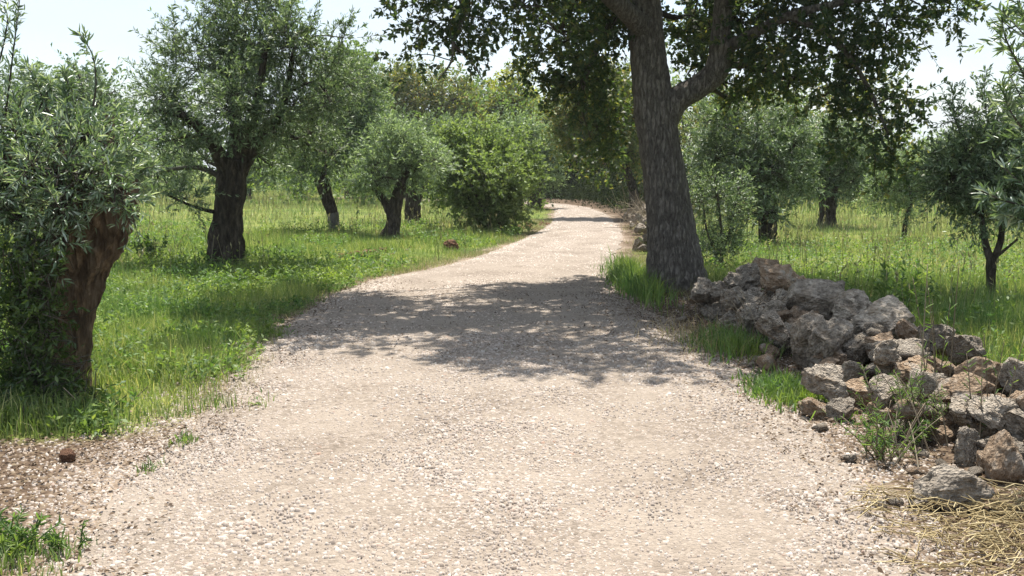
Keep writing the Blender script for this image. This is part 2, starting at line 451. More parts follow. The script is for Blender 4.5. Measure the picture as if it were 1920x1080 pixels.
def ground_mat():
    m, n, l = new_mat('earth_and_turf')
    out = n.new('ShaderNodeOutputMaterial')
    b = n.new('ShaderNodeBsdfPrincipled'); b.inputs['Roughness'].default_value = 1.0; b.inputs['Specular IOR Level'].default_value = .1
    tc = n.new('ShaderNodeTexCoord')
    no = n.new('ShaderNodeTexNoise'); no.inputs['Scale'].default_value = 1.1; no.inputs['Detail'].default_value = 10
    nf = n.new('ShaderNodeTexNoise'); nf.inputs['Scale'].default_value = 26; nf.inputs['Detail'].default_value = 8
    for x in (no, nf): l.new(tc.outputs['Object'], x.inputs['Vector'])
    soil = ramp(n, [(.3, (.04, .027, .019)), (.5, (.098, .068, .047)), (.7, (.175, .13, .095)), (.85, (.27, .22, .17))]); l.new(nf.outputs['Fac'], soil.inputs['Fac'])
    turf = ramp(n, [(.3, (.07, .10, .022)), (.5, (.12, .155, .035)), (.7, (.19, .20, .065))]); l.new(no.outputs['Fac'], turf.inputs['Fac'])
    at = n.new('ShaderNodeAttribute'); at.attribute_name = 'turf'
    ms = n.new('ShaderNodeMath'); ms.operation = 'MULTIPLY_ADD'; ms.inputs[1].default_value = .6; ms.use_clamp = True
    su = n.new('ShaderNodeMath'); su.operation = 'SUBTRACT'; su.inputs[1].default_value = .5
    l.new(nf.outputs['Fac'], su.inputs[0]); l.new(su.outputs[0], ms.inputs[0]); l.new(at.outputs['Fac'], ms.inputs[2])
    mx = n.new('ShaderNodeMix'); mx.data_type = 'RGBA'
    l.new(ms.outputs[0], mx.inputs[0]); l.new(soil.outputs['Color'], mx.inputs[6]); l.new(turf.outputs['Color'], mx.inputs[7])
    a2 = n.new('ShaderNodeAttribute'); a2.attribute_name = 'stony'
    grit = ramp(n, [(.3, (.13, .095, .07)), (.5, (.225, .175, .132)), (.7, (.32, .265, .21))]); l.new(nf.outputs['Fac'], grit.inputs['Fac'])
    m2 = n.new('ShaderNodeMix'); m2.data_type = 'RGBA'
    l.new(a2.outputs['Fac'], m2.inputs[0]); l.new(mx.outputs[2], m2.inputs[6]); l.new(grit.outputs['Color'], m2.inputs[7])
    l.new(m2.outputs[2], b.inputs['Base Color'])
    bp = n.new('ShaderNodeBump'); bp.inputs['Strength'].default_value = .8; bp.inputs['Distance'].default_value = .03
    l.new(nf.outputs['Fac'], bp.inputs['Height']); l.new(bp.outputs['Normal'], b.inputs['Normal'])
    l.new(b.outputs[0], out.inputs['Surface'])
    return m
MAT['ground'] = ground_mat()

# ------------------------------------------------------------------ ground and track
def table(pix, before, after):
    pts = [G(*p)[:2] for p in pix]
    ys = [before[0][1]] if False else []
    rows = sorted([(b[1], b[0]) for b in before] + [(p[1], p[0]) for p in pts] + [(a[1], a[0]) for a in after])
    a = np.array(rows)
    return a[:, 0], a[:, 1]
RL = table([(150, 1080), (240, 900), (400, 770), (490, 650), (620, 556), (700, 526), (800, 508), (880, 488), (926, 472), (968, 454), (1002, 440), (1027, 424), (1040, 408), (1041, 390)], [(-1.8, -12), (-1.7, 3)], [(.6, 46), (-4, 50), (-9, 53), (-9.5, 62)])
RR = table([(1720, 1080), (1610, 900), (1480, 770), (1330, 650), (1170, 560), (1150, 520), (1155, 472), (1168, 446), (1158, 425), (1137, 402), (1104, 390)], [(1.7, -12), (1.65, 3)], [(2.5, 46), (.3, 50.5), (-8, 56), (-9, 62)])
# where grass starts on the left verge and behind the wall
GL = table([(0, 842), (230, 818), (400, 775), (480, 685), (500, 610), (600, 556), (670, 526), (770, 508), (860, 488), (910, 472), (955, 454), (990, 440), (1018, 424), (1034, 408), (1036, 392)], [(-14, -12), (-9, 3.0), (-4.2, 5.2)], [(0, 46), (-5, 50), (-10, 53), (-10, 57), (60, 60)])
GR_X = ([-12, 3.5, 5, 7, 9, 11, 12.5, 14, 18, 26, 35, 50, 62, 80], [4.2, 3.7, 3.4, 3.2, 3.0, 2.9, 2.7, 1.95, 2.15, 3.4, 4.3, 4.2, 3, 0])
def road_left(y): return np.interp(y, *RL)
def road_right(y): return np.interp(y, *RR)
def grass_left(y): return np.interp(y, *GL)
def grass_right(y): return np.interp(y, *GR_X)
def smooth(x, a, b):
    t = np.clip((x - a) / (b - a), 0, 1)
    return t * t * (3 - 2 * t)
def ground_z(x, y):
    x, y = np.asarray(x, float), np.asarray(y, float)
    out = np.maximum(road_left(y) - x, x - road_right(y))
    far = smooth(y, 40, 120)
    return smooth(out, 0.35, 1.6) * (0.07 + 0.05 * noise2(x, y, 1.6, 3)) + smooth(out, 2, 14) * 0.10 * noise2(x, y, 9, 5) + far * smooth(out, 2, 30) * 0.5

def axis(breaks):
    out = []
    for a, b, s in breaks:
        out.append(np.arange(a, b, s))
    return np.unique(np.round(np.concatenate(out + [[breaks[-1][1]]]), 4))
gx = axis([(-420, -60, 24), (-60, -16, 2.2), (-16, -6, .5), (-6, 7, .16), (7, 16, .5), (16, 60, 2.2), (60, 420, 24)])
gy = axis([(-40, -6, 4), (-6, 2, .8), (2, 20, .17), (20, 40, .5), (40, 80, 1.2), (80, 160, 5), (160, 700, 40)])
X, Y = np.meshgrid(gx, gy)
Xf, Yf = X.ravel(), Y.ravel()
Z = ground_z(Xf, Yf)
mb = MB()
ny, nx = X.shape
i = (np.arange(ny - 1)[:, None] * nx + np.arange(nx - 1)[None, :]).ravel()
mb.add(np.stack([Xf, Yf, Z], -1), np.stack([i, i + 1, i + nx + 1, i + nx], -1))
ground = tag(mb.build('ground', MAT['ground'], smooth=True), 'earth and turf of the olive grove on both sides of the track', 'ground', kind='structure')
jit = noise2(Xf, Yf, .5, 9) * .35
turf = np.maximum(smooth(grass_left(Yf) + jit - Xf, -.15, .35), smooth(Xf - grass_right(Yf) + jit, -.1, .4))
att = ground.data.attributes.new('turf', 'FLOAT', 'POINT')
att.data.foreach_set('value', turf.astype(np.float32))
outd = np.maximum(road_left(Yf) - Xf, Xf - road_right(Yf))
stony = 1 - smooth(outd + noise2(Xf, Yf, .35, 13) * .35, .0, .5 - .25 * (Xf > 0))
att = ground.data.attributes.new('stony', 'FLOAT', 'POINT')
att.data.foreach_set('value', stony.astype(np.float32))

ry = axis([(-10, 2, .5), (2, 22, .14), (22, 57, .4)])
t = np.linspace(0, 1, 46)
rl = road_left(ry) + .12 * noise2(ry, ry * 0 + 3, .45, 21, 4)
rr = road_right(ry) + .16 * noise2(ry, ry * 0 + 9, .45, 22, 4)
RX = rl[:, None] + (rr - rl)[:, None] * t[None, :]
RY = np.repeat(ry[:, None], len(t), 1)
edge = np.minimum(t, 1 - t)[None, :]
ruts = -.014 * (np.exp(-((t - .3) / .09) ** 2) + np.exp(-((t - .72) / .09) ** 2))[None, :]
RZ = .012 + smooth(edge, 0, .12) * (.026 + ruts + .008 * noise2(RX.ravel(), RY.ravel(), .35, 31).reshape(RX.shape))
mb = MB()
n0, n1 = RX.shape
i = (np.arange(n0 - 1)[:, None] * n1 + np.arange(n1 - 1)[None, :]).ravel()
mb.add(np.stack([RX.ravel(), RY.ravel(), RZ.ravel()], -1), np.stack([i, i + 1, i + n1 + 1, i + n1], -1))
tag(mb.build('road', MAT['road'], smooth=True), 'pale gravel track winding between the olive trees', 'road', kind='structure')
def road_z(x, y):
    tt = (x - road_left(y)) / np.maximum(road_right(y) - road_left(y), .1)
    e = np.minimum(tt, 1 - tt)
    return np.where(e > 0, .012 + smooth(e, 0, .12) * (.026 - .014 * (np.exp(-((tt - .3) / .09) ** 2) + np.exp(-((tt - .72) / .09) ** 2))), ground_z(x, y))

# ------------------------------------------------------------------ gravel, litter
def chips(mb, rng, x, y, z, size, flat=False):
    n = len(x)
    if not n: return
    a0 = rng.uniform(0, 2 * math.pi, n)
    k = 4
    ang = a0[:, None] + np.arange(k) * 2 * math.pi / k + rng.uniform(-.5, .5, (n, k))
    r = size[:, None] * .5 * rng.uniform(.65, 1.15, (n, k))
    el = rng.uniform(.45, .95, n)[:, None]
    dx, dy = np.cos(ang) * r, np.sin(ang) * r * el
    rot = rng.uniform(0, 2 * math.pi, n)[:, None]
    ex, ey = dx * np.cos(rot) - dy * np.sin(rot), dx * np.sin(rot) + dy * np.cos(rot)
    h = .003 + size * rng.uniform(.05, .15, n)
    tx, ty = rng.normal(0, .14, n), rng.normal(0, .14, n)
    s = rng.uniform(.6, .92, (n, 1))
    bot = np.stack([x[:, None] + ex, y[:, None] + ey, np.repeat(z[:, None] - .006, k, 1) + ex * 0], -1)
    top = np.stack([x[:, None] + ex * s, y[:, None] + ey * s, z[:, None] + h[:, None] + ex * s * tx[:, None] + ey * s * ty[:, None]], -1)
    if flat:
        c = top.mean(1, keepdims=True)
        mb.add(np.concatenate([bot, c], 1).reshape(-1, 3), None, np.concatenate([np.arange(n)[:, None] * 5 + np.array([[j, (j + 1) % 4, 4]]) for j in range(4)]))
        return
    V = np.concatenate([bot, top], 1)
    b = np.arange(n)[:, None] * 8
    q = np.concatenate([b + np.array([[j, (j + 1) % 4, 4 + (j + 1) % 4, 4 + j]]) for j in range(4)] + [b + np.array([[4, 5, 6, 7]])])
    mb.add(V.reshape(-1, 3), q)

rng = np.random.default_rng(11)
mb = MB()
for y0, y1, dens, smin, smax in ((2.6, 6.0, 2250, .010, .052), (6, 9.5, 1450, .013, .056), (9.5, 15, 640, .02, .064), (15, 26, 190, .03, .085), (26, 50, 50, .045, .12)):
    area = 5.6 * (y1 - y0)
    n = int(dens * area)
    y = rng.uniform(y0, y1, n)
    l, r = road_left(y) - .8, road_right(y) + .7
    x = l + (r - l) * rng.uniform(0, 1, n)
    tt = (x - road_left(y)) / (road_right(y) - road_left(y))
    loose = 1.05 - .62 * (np.exp(-((tt - .27) / .11) ** 2) + np.exp(-((tt - .73) / .10) ** 2)) + .4 * noise2(x, y, .6, 41)
    fade = smooth(np.minimum(tt, 1 - tt) + .15 * smooth(y, 9, 15), -.19 + .15 * smooth(y, 9, 15) * 2, .03 + .15 * smooth(y, 9, 15))
    keep = (rng.uniform(0, 1, n) < loose * fade) & (np.abs(x) < y * .62 + 1.2)
    x, y = x[keep], y[keep]
    size = smin + (smax - smin) * rng.beta(1.15, 4.4, len(x)) * (1 + .5 * noise2(x, y, .8, 43)) * 1.2
    chips(mb, rng, x, y, road_z(x, y), size, y0 > 9)
# stony margin at the lower left, thinning into leaf litter
n = 12000
y = rng.uniform(2.7, 6.3, n); x = rng.uniform(-4.6, -1.2, n)
keep = (x < road_left(y) + .2) & (x > grass_left(y) - .15) & (rng.uniform(0, 1, n) < .62 + .5 * noise2(x, y, .4, 47))
x, y = x[keep], y[keep]
chips(mb, rng, x, y, ground_z(x, y), .012 + .042 * rng.beta(1.6, 3, len(x)))
# and below the wall on the right
n = 3600
y = rng.uniform(3.0, 12.5, n); x = road_right(y) + rng.uniform(-.1, .9, n)
keep = rng.uniform(0, 1, n) < .5 + .5 * noise2(x, y, .4, 49)
x, y = x[keep], y[keep]
chips(mb, rng, x, y, ground_z(x, y), .012 + .05 * rng.beta(1.5, 3.4, len(x)))
tag(mb.build('gravel', MAT['gravel']), 'loose cream and pinkish stone chips covering the track', 'gravel', kind='stuff')

def litter(n, xr, yr, cond, leaf=(.016, .038)):
    y = rng.uniform(*yr, n); x = rng.uniform(*xr, n)
    k = cond(x, y)
    x, y = x[k], y[k]
    z = np.maximum(road_z(x, y), ground_z(x, y)) + rng.uniform(.006, .03, len(x))
    a = rng.uniform(0, 2 * math.pi, len(x))
    D = norm(np.stack([np.cos(a), np.sin(a), rng.normal(0, .25, len(x))], -1))
    N = norm(np.stack([rng.normal(0, .35, len(x)), rng.normal(0, .35, len(x)), np.ones(len(x))], -1))
    L = rng.uniform(*leaf, len(x))
    leaf_faces(lit, np.stack([x, y, z], -1), D, N, L, L * .5, False, .2)
lit = MB()
litter(17000, (-5, -1.0), (2.7, 6.6), lambda x, y: (x > grass_left(y) - .3) & (rng.uniform(0, 1, len(x)) < .35 + .8 * noise2(x, y, .7, 51) + .5 * smooth(road_left(y) - x, -.1, .9)) & (x < road_left(y) + .3))
litter(9000, (-4, 4), (5, 14), lambda x, y: (np.minimum(np.abs(x - road_left(y) + .15), np.abs(x - road_right(y) - .3)) < .15 + .4 * rng.uniform(0, 1, len(x)) ** 2))
litter(9000, (-3, 3.2), (8, 14), lambda x, y: rng.uniform(0, 1, len(x)) < .35 + .6 * noise2(x, y, .8, 53) + .5 * smooth(x, .5, 2))
litter(6500, (.8, 3.0), (3.4, 12), lambda x, y: x > road_right(y) - .3 + .3 * noise2(x, y, .5, 57))
litter(20000, (-3.6, 3.4), (5.2, 14.5), lambda x, y: ((x > road_right(y) - .75 * rng.uniform(0, 1, len(x)) ** 1.6) | (x < road_left(y) + .5 * rng.uniform(0, 1, len(x)) ** 2)) & (x > grass_left(y) - .2) & (noise2(x, y, .6, 58) > -.25))
tag(lit.build('leaf_litter', MAT['dry_leaf']), 'brown fallen leaves scattered along the edges of the track', 'leaf litter', kind='stuff')

# ------------------------------------------------------------------ grass
def blades(mb, rng, x, y, h, w, lean=.35, fine=True):
    n = len(x)
    z = ground_z(x, y) - .01
    B = np.stack([x, y, z], -1)
    a = rng.uniform(0, 2 * math.pi, n)
    S = np.stack([np.cos(a), np.sin(a), np.zeros(n)], -1) * (w * .5)[:, None]
    la = rng.uniform(0, 2 * math.pi, n)
    ln = np.abs(rng.normal(0, lean, n)) + .08
    Ld = np.stack([np.cos(la), np.sin(la), np.zeros(n)], -1)
    up = np.array([0, 0, 1.0])
    hh = h[:, None]
    mid = B + up * hh * .55 + Ld * hh * (ln * .3)[:, None]
    tip = B + up * hh * (1 - .35 * ln[:, None]) + Ld * hh * ln[:, None]
    if fine:
        V = np.stack([B - S, B + S, mid + S * .8, mid - S * .8, tip], 1)
        b = np.arange(n)[:, None] * 5
        mb.add(V.reshape(-1, 3), b + np.array([[0, 1, 2, 3]]), b + np.array([[3, 2, 4]]))
    else:
        V = np.stack([B - S, B + S, tip], 1)
        mb.add(V.reshape(-1, 3), None, np.arange(n)[:, None] * 3 + np.array([[0, 1, 2]]))

def scatter(rng, n, xr, yr, side, margin=.25):
    y = rng.uniform(*yr, n); x = rng.uniform(*xr, n)
    inview = np.abs(x) < y * .60 + 2.0
    e = noise2(x, y, .5, 61) * margin * 1.4 + rng.normal(0, margin * .35, n)
    k = inview & ((x < grass_left(y) + e) if side < 0 else (x > grass_right(y) + e))
    return x[k], y[k]

rng = np.random.default_rng(23)
near = MB()
x, y = scatter(rng, 78000, (-7, 0), (4.6, 13), -1)
h = (.10 + .16 * rng.beta(2, 2, len(x))) * (1 + 1.1 * noise2(x, y, .55, 63)) * (0.6 + .4 * smooth(grass_left(y) - x, -.2, .5))
nr = y < 7.5
for m_, fine_ in ((nr, True), (~nr, False)):
    blades(near, rng, x[m_], y[m_], h[m_], rng.uniform(.004, .009, m_.sum()) * (1 if fine_ else 1.25), .45, fine_)
x, y = scatter(rng, 62000, (-13, 1), (13, 24), -1)
h = (.10 + .15 * rng.beta(2, 2, len(x))) * (1 + 1.0 * noise2(x, y, .9, 64)) * (0.5 + .5 * smooth(grass_left(y) - x, -.2, .8))
blades(near, rng, x, y, h, rng.uniform(.007, .014, len(x)), .4, False)
tag(near.build('grass', MAT['grass']), 'lush green verge grass to the left of the track', 'grass', kind='stuff')
fieldm = MB()
x, y = scatter(rng, 85000, (-34, 6), (22, 58), -1)
h = (.11 + .17 * rng.beta(2, 2, len(x))) * (1 + .9 * noise2(x, y, 1.6, 65))* (0.35 + .65 * smooth(grass_left(y) - x, -.2, 1.5))
blades(fieldm, rng, x, y, h, rng.uniform(.012, .026, len(x)), .55, False)
x, y = scatter(rng, 40000, (-70, 0), (58, 110), -1)
blades(fieldm, rng, x, y, rng.uniform(.2, .45, len(x)), rng.uniform(.04, .08, len(x)), .3, False)
tag(fieldm.build('field_grass', MAT['field_grass']), 'tall pale seeding grass of the left olive field', 'grass', kind='stuff')
rightm = MB()
x, y = scatter(rng, 52000, (2.5, 9), (4.6, 14), 1)
h = (.14 + .22 * rng.beta(2, 2, len(x))) * (1 + .5 * noise2(x, y, 1.2, 66))
blades(rightm, rng, x, y, h, rng.uniform(.006, .013, len(x)), .4, False)
tag(rightm.build('grass', MAT['grass']), 'green shaded grass directly behind the stone wall', 'grass', kind='stuff')
rightf = MB()
x, y = scatter(rng, 62000, (1.8, 22), (13.5, 32), 1)
h = (.11 + .19 * rng.beta(2, 2, len(x))) * (1 + .9 * noise2(x, y, 1.3, 67)) * (0.4 + .6 * smooth(x - grass_right(y), -.2, 1.2))
blades(rightf, rng, x, y, h, rng.uniform(.009, .018, len(x)), .55, False)
x, y = scatter(rng, 50000, (4, 60), (32, 90), 1)
blades(rightf, rng, x, y, rng.uniform(.3, .55, len(x)), rng.uniform(.03, .06, len(x)), .3, False)
tag(rightf.build('field_grass', MAT['field_grass']), 'tall sunlit grass of the right-hand olive field', 'grass', kind='stuff')

def seed_stalks(n, xr, yr, side, hh, label):
    mb = MB()
    x, y = scatter(rng, n, xr, yr, side, .1)
    k = noise2(x, y, 2.5, 68) > -.15
    x, y = x[k], y[k]
    A = np.stack([x, y, ground_z(x, y)], -1)
    h = rng.uniform(*hh, len(x))
    B = A + np.stack([rng.normal(0, .12, len(x)), rng.normal(0, .12, len(x)), np.ones(len(x))], -1) * h[:, None]
    w = .0016 + .00016 * y
    sticks(mb, A, B, w, w * .7)
    D = norm(B - A + np.stack([rng.normal(0, .1, len(x)), rng.normal(0, .1, len(x)), np.zeros(len(x))], -1))
    sprays(mb, rng, B - D * .02, D, np.full(len(x), .10), 3, .07, .22, .35)
    tag(mb.build('seed_grass', MAT['seed']), label, 'grass', kind='stuff')
MAT['seed'] = leaf_mat('grass_seed_head', [(0, (0.176, 0.176, 0.088)), (0.5, (0.272, 0.256, 0.144)), (1, (0.384, 0.352, 0.224))], .35, (1.2, 1.15, .8), .7, .2)
seed_stalks(3500, (-24, 0), (13, 45), -1, (.25, .5), 'pale seed heads standing over the left field grass')
seed_stalks(3500, (3, 24), (9, 40), 1, (.25, .55), 'pale seed heads standing over the right field grass')
def weed_leaves(mb, rng, x, y, h, leaf, ratio=.5, per=9, tilt=.5):
    n = len(x)
    B = np.stack([x, y, ground_z(x, y)], -1)
    D = norm(np.stack([rng.normal(0, tilt, n), rng.normal(0, tilt, n), np.ones(n)], -1))
    sprays(mb, rng, B, D, h, per, leaf, ratio, 1.1, .1, False, .15, 1.0)
    return B, D
weeds = MB()
x, y = scatter(rng, 15000, (-7, 0), (4.9, 15), -1, .25)
k = noise2(x, y, .7, 71) > -.2
x, y = x[k], y[k]
weed_leaves(weeds, rng, x, y, rng.uniform(.07, .26, len(x)) * (1 + .9 * noise2(x, y, .6, 72)), .05, .4, 8)
tag(weeds.build('weeds', MAT['weed']), 'leafy green weeds crowding the left verge grass', 'weeds', kind='stuff')
weeds = MB()
x, y = scatter(rng, 9000, (-13, 1), (13, 27), -1, .3)
k = noise2(x, y, 1.3, 74) > .0
x, y = x[k], y[k]
weed_leaves(weeds, rng, x, y, rng.uniform(.10, .34, len(x)) * (1 + .8 * noise2(x, y, .9, 75)), .075, .32, 8)
tag(weeds.build('weeds', MAT['weed']), 'mixed leafy weeds among the grass around the left olive trunks', 'weeds', kind='stuff')
dryg = MB()
n = 26000
y = rng.uniform(6, 32, n); x = grass_left(y) - np.abs(rng.normal(0, .55, n)) + .15
k = noise2(x, y, .8, 76) > -.05
blades(dryg, rng, x[k], y[k], rng.uniform(.03, .12, k.sum()), rng.uniform(.004, .008, k.sum()) * (1 + y[k] / 25), 1.1, False)
n = 9000
y = rng.uniform(9, 30, n); x = grass_right(y) + rng.normal(.1, .5, n)
k = (noise2(x, y, .8, 77) > .05) & (x > road_right(y) + .1)
blades(dryg, rng, x[k], y[k], rng.uniform(.06, .25, k.sum()), rng.uniform(.004, .008, k.sum()) * (1 + y[k] / 25), .7, False)
tag(dryg.build('dry_grass', MAT['seed']), 'dry bleached grass fringing the track', 'grass', kind='stuff')
weeds = MB()
x, y = scatter(rng, 3400, (2.6, 12), (6, 20), 1, .2)
weed_leaves(weeds, rng, x, y, rng.uniform(.15, .4, len(x)), .06, .4, 10)
tag(weeds.build('weeds', MAT['weed']), 'shaded leafy weeds behind the stone wall', 'weeds', kind='stuff')

# ------------------------------------------------------------------ trees
def bark_disp(kind, seed):
    def f(V, ang, tt, rad):
        lob = fbm(np.stack([np.cos(ang) * 1.3, np.sin(ang) * 1.3, V[:, 2] * .9], -1), 3, seed)
        fine = fbm(np.stack([V[:, 0] * 22, V[:, 1] * 22, V[:, 2] * 5], -1), 3, seed + 5)
        if kind == 'oak':
            ridge = 1 - np.abs(fbm(np.stack([V[:, 0] * 13, V[:, 1] * 13, V[:, 2] * 3.2], -1), 3, seed + 9)) * 2
            return rad * .10 * lob + np.minimum(rad, .4) * (.10 * ridge + .07 * fine)
        flute = 1 - np.abs(np.sin(ang * 2.5 + V[:, 2] * 1.4 + 2.2 * lob)) * 1.6
        return rad * (.26 * lob + .15 * fine + .17 * flute) - rad * .08
    return f

def expand(rng, clumps, subs):
    out = []
    for c, r, w in clumps:
        m = max(3, int(subs * w))
        d = rand_dirs(rng, m) * (rng.uniform(0, 1, (m, 1)) ** .45)
        cs = c + d * r * .82
        out.append((c, r, cs, np.mean(r) * rng.uniform(.26, .5, m)))
    return out

def tree(name, label, cat, base, trunk, limbs, clumps, n_leaves, leaf, ratio, lmat, bark='olive_bark', seed=1, per=16, shoot=(.18, .42),
         upbias=.35, outw=1.0, sides=20, bark_kind='olive', fine=False, subs=9, group=None, branch_r=.03, sag=.05, angle=.9, lower=None, droop=False, curl=.12, wands=None, flare=1.15, up=.35):
    """trunk / limbs: rows of (x, y, z, r); clumps: (centre, radii, weight)."""
    rng = np.random.default_rng(seed)
    base = np.asarray(base, float)
    root = thing(name, label, cat, base, group)
    trunk = np.asarray(trunk, float)
    tp = spline(trunk, 14 + int(len(trunk) * sides * .9))
    fl = 1 + (flare - 1) * np.exp(-np.linspace(0, 1, len(tp)) * 7)
    mb = MB(); tube(mb, tp[:, :3], tp[:, 3] * fl, sides, bark_disp(bark_kind, seed))
    mb.build('trunk', MAT[bark], root, base, True)
    if lower is not None:
        lp = tp[tp[:, 2] < tp[0, 2] + lower]
        mb = MB(); tube(mb, lp[:, :3], lp[:, 3] * fl[:len(lp)] + .012, sides, bark_disp(bark_kind, seed), False)
        mb.build('limewash_coat', MAT['limewash'], root, base, True)
    nodes = [tp[len(tp) // 2:]]
    for li in limbs:
        p = spline(np.asarray(li, float), 10 + 5 * len(li))
        mb = MB(); tube(mb, p[:, :3], p[:, 3], max(8, int(sides * .6)), bark_disp(bark_kind, seed + 3))
        mb.build('limb', MAT[bark], root, base, True)
        nodes.append(p[len(p) // 3:])
    nodes = np.concatenate(nodes)
    tw, lv = MB(), MB()
    ex = expand(rng, clumps, subs)
    wt = np.array([w * np.prod(r) ** (2 / 3) for _, r, w in clumps]); wt = wt / wt.sum()
    for (c, r, cs, cr), share in zip(ex, wt):
        dd = np.linalg.norm(nodes[:, :3] - c, axis=1) + .6 * np.maximum((c[2] - nodes[:, 2]) if droop else (nodes[:, 2] - c[2]), 0)
        a = nodes[dd.argmin()]
        d = np.linalg.norm(c - a[:3])
        if d > .05:
            m1 = a[:3] + (c - a[:3]) * .5 + rng.normal(0, .10, 3) * d + np.array([0, 0, .08 * d])
            r0 = min(a[3] * .6, branch_r + .02 * d)
            p = spline(np.array([[*a[:3], r0], [*m1, r0 * .7], [*c, r0 * .4]]), 9)
            tube(tw, p[:, :3], p[:, 3], 5)
        else:
            r0 = branch_r
        sticks(tw, np.repeat(c[None], len(cs), 0), cs, r0 * .36, r0 * .16)
        S = max(4, int(n_leaves * share / per))
        pick = rng.choice(len(cs), S, p=cr ** 2 / (cr ** 2).sum())
        dv = rand_dirs(rng, S)
        O = cs[pick] + dv * (cr[pick] * rng.uniform(0, 1, S) ** .6)[:, None]
        D = norm(dv * outw + norm((O - c) / r) * .5 + rng.normal(0, .35, (S, 3)) + np.array([0, 0, upbias]))
        L = rng.uniform(*shoot, S)
        k = rng.uniform(0, 1, S) < (.3 if n_leaves > 60000 else .5)
        sticks(tw, cs[pick][k], O[k], r0 * .15, .0035)
        E = O + D * L[:, None]; E[:, 2] -= sag * L
        k = rng.uniform(0, 1, S) < (.35 if n_leaves > 60000 else .6)
        sticks(tw, O[k], E[k], .004, .002)
        sprays(lv, rng, O, D, L, per, leaf, ratio, angle, sag, fine, curl, up)
    for wd in (wands or []):
        p = spline(np.asarray(wd, float), 16)
        tube(tw, p[:, :3], np.linspace(.008, .003, len(p)), 4)
        O = np.repeat(p[2:-1, :3], 2, 0); D = norm(np.repeat(np.diff(p[2:, :3], axis=0), 2, 0) + rng.normal(0, .02, (len(O), 3)))
        sprays(lv, rng, O, D, np.full(len(O), np.linalg.norm(p[3, :3] - p[2, :3]) * 1.3), 5, leaf, ratio, .75, 0, fine, curl, up)
    tw.build('branches', MAT['twig'], root, base)
    lv.build('crown', MAT[lmat], root, base)
    return root

def TR(rows, Y):
    """Trunk or limb from (px, py, width px[, extra depth]) rows at depth Y."""
    out = []
    for r in rows:
        dy = r[3] if len(r) > 3 else 0
        p = P(r[0], r[1], Y + dy)
        out.append([*p, M(r[2], Y + dy) / 2])
    return np.array(out)
def CL(rows, Y, deep=1.0):
    """Crown clumps from (px, py, rx px, ry px[, extra depth, weight]) rows."""
    out = []
    for r in rows:
        dy = r[4] if len(r) > 4 else 0
        w = r[5] if len(r) > 5 else 1.0
        out.append((P(r[0], r[1], Y + dy), np.array([M(r[2], Y + dy), M((r[2] + r[3]) / 2, Y + dy) * deep, M(r[3], Y + dy)]), w))
    return out
def foot(rows, Y):
    p = P(rows[0][0], rows[0][1], Y); p[2] = ground_z(p[0:1], p[1:2])[0]
    return p
def sink(tr):
    tr = np.array(tr); tr[0, 2] = ground_z(tr[0, 0:1], tr[0, 1:2])[0] - .12
    return tr

# the great cork oak ------------------------------------------------
OY = 13.3
ot = sink(TR([(1271, 545, 88), (1259, 440, 78), (1244, 320, 72), (1228, 215, 70), (1216, 110, 62), (1206, 0, 57, .1), (1196, -110, 50, .3), (1190, -230, 38, .4)], OY))
olimbs = [TR([(1245, 215, 62), (1272, 185, 46, -.05), (1315, 160, 42, -.1), (1345, 128, 42, -.2), (1352, 60, 34, -.3), (1362, -30, 28, -.5), (1400, -110, 22, -.7)], OY),
          TR([(1345, 100, 26, -.2), (1400, 70, 20, -.5), (1480, 30, 15, -.9), (1580, 5, 11, -1.2), (1680, -10, 8, -1.5)], OY),
          TR([(1212, 60, 40), (1150, 0, 30, -.7), (1060, -60, 22, -1.4), (940, -60, 16, -1.9), (820, -10, 9, -2.2)], OY),
          TR([(1200, -60, 36, .2), (1120, -140, 28, 1.0), (1060, -190, 20, 1.9), (1010, -190, 12, 2.6)], OY),
          TR([(1200, -60, 36, .2), (1290, -160, 26, 1.2), (1380, -200, 18, 2.0)], OY),
          TR([(1204, -20, 30, .1), (1210, -120, 24, -1.2), (1180, -190, 16, -2.2)], OY),
          TR([(1480, 30, 14, -.9), (1560, 70, 10, -1.0), (1620, 150, 8, -1.0), (1665, 250, 5, -1.0)], OY),
          TR([(1210, 30, 24, .1), (1150, 40, 16, .5), (1110, 110, 11, .8), (1085, 190, 7, 1.0)], OY),
          TR([(880, 10, 8, -2.0), (852, 70, 6, -2.0), (846, 115, 4, -2.05), (822, 150, 2.5, -2.1)], OY),
          TR([(850, 85, 5, -2.0), (880, 110, 3.5, -2.0), (905, 150, 2, -2.0)], OY),
          TR([(1190, -230, 40, .4), (1200, -290, 30, -.8), (1230, -330, 20, -1.9)], OY)]
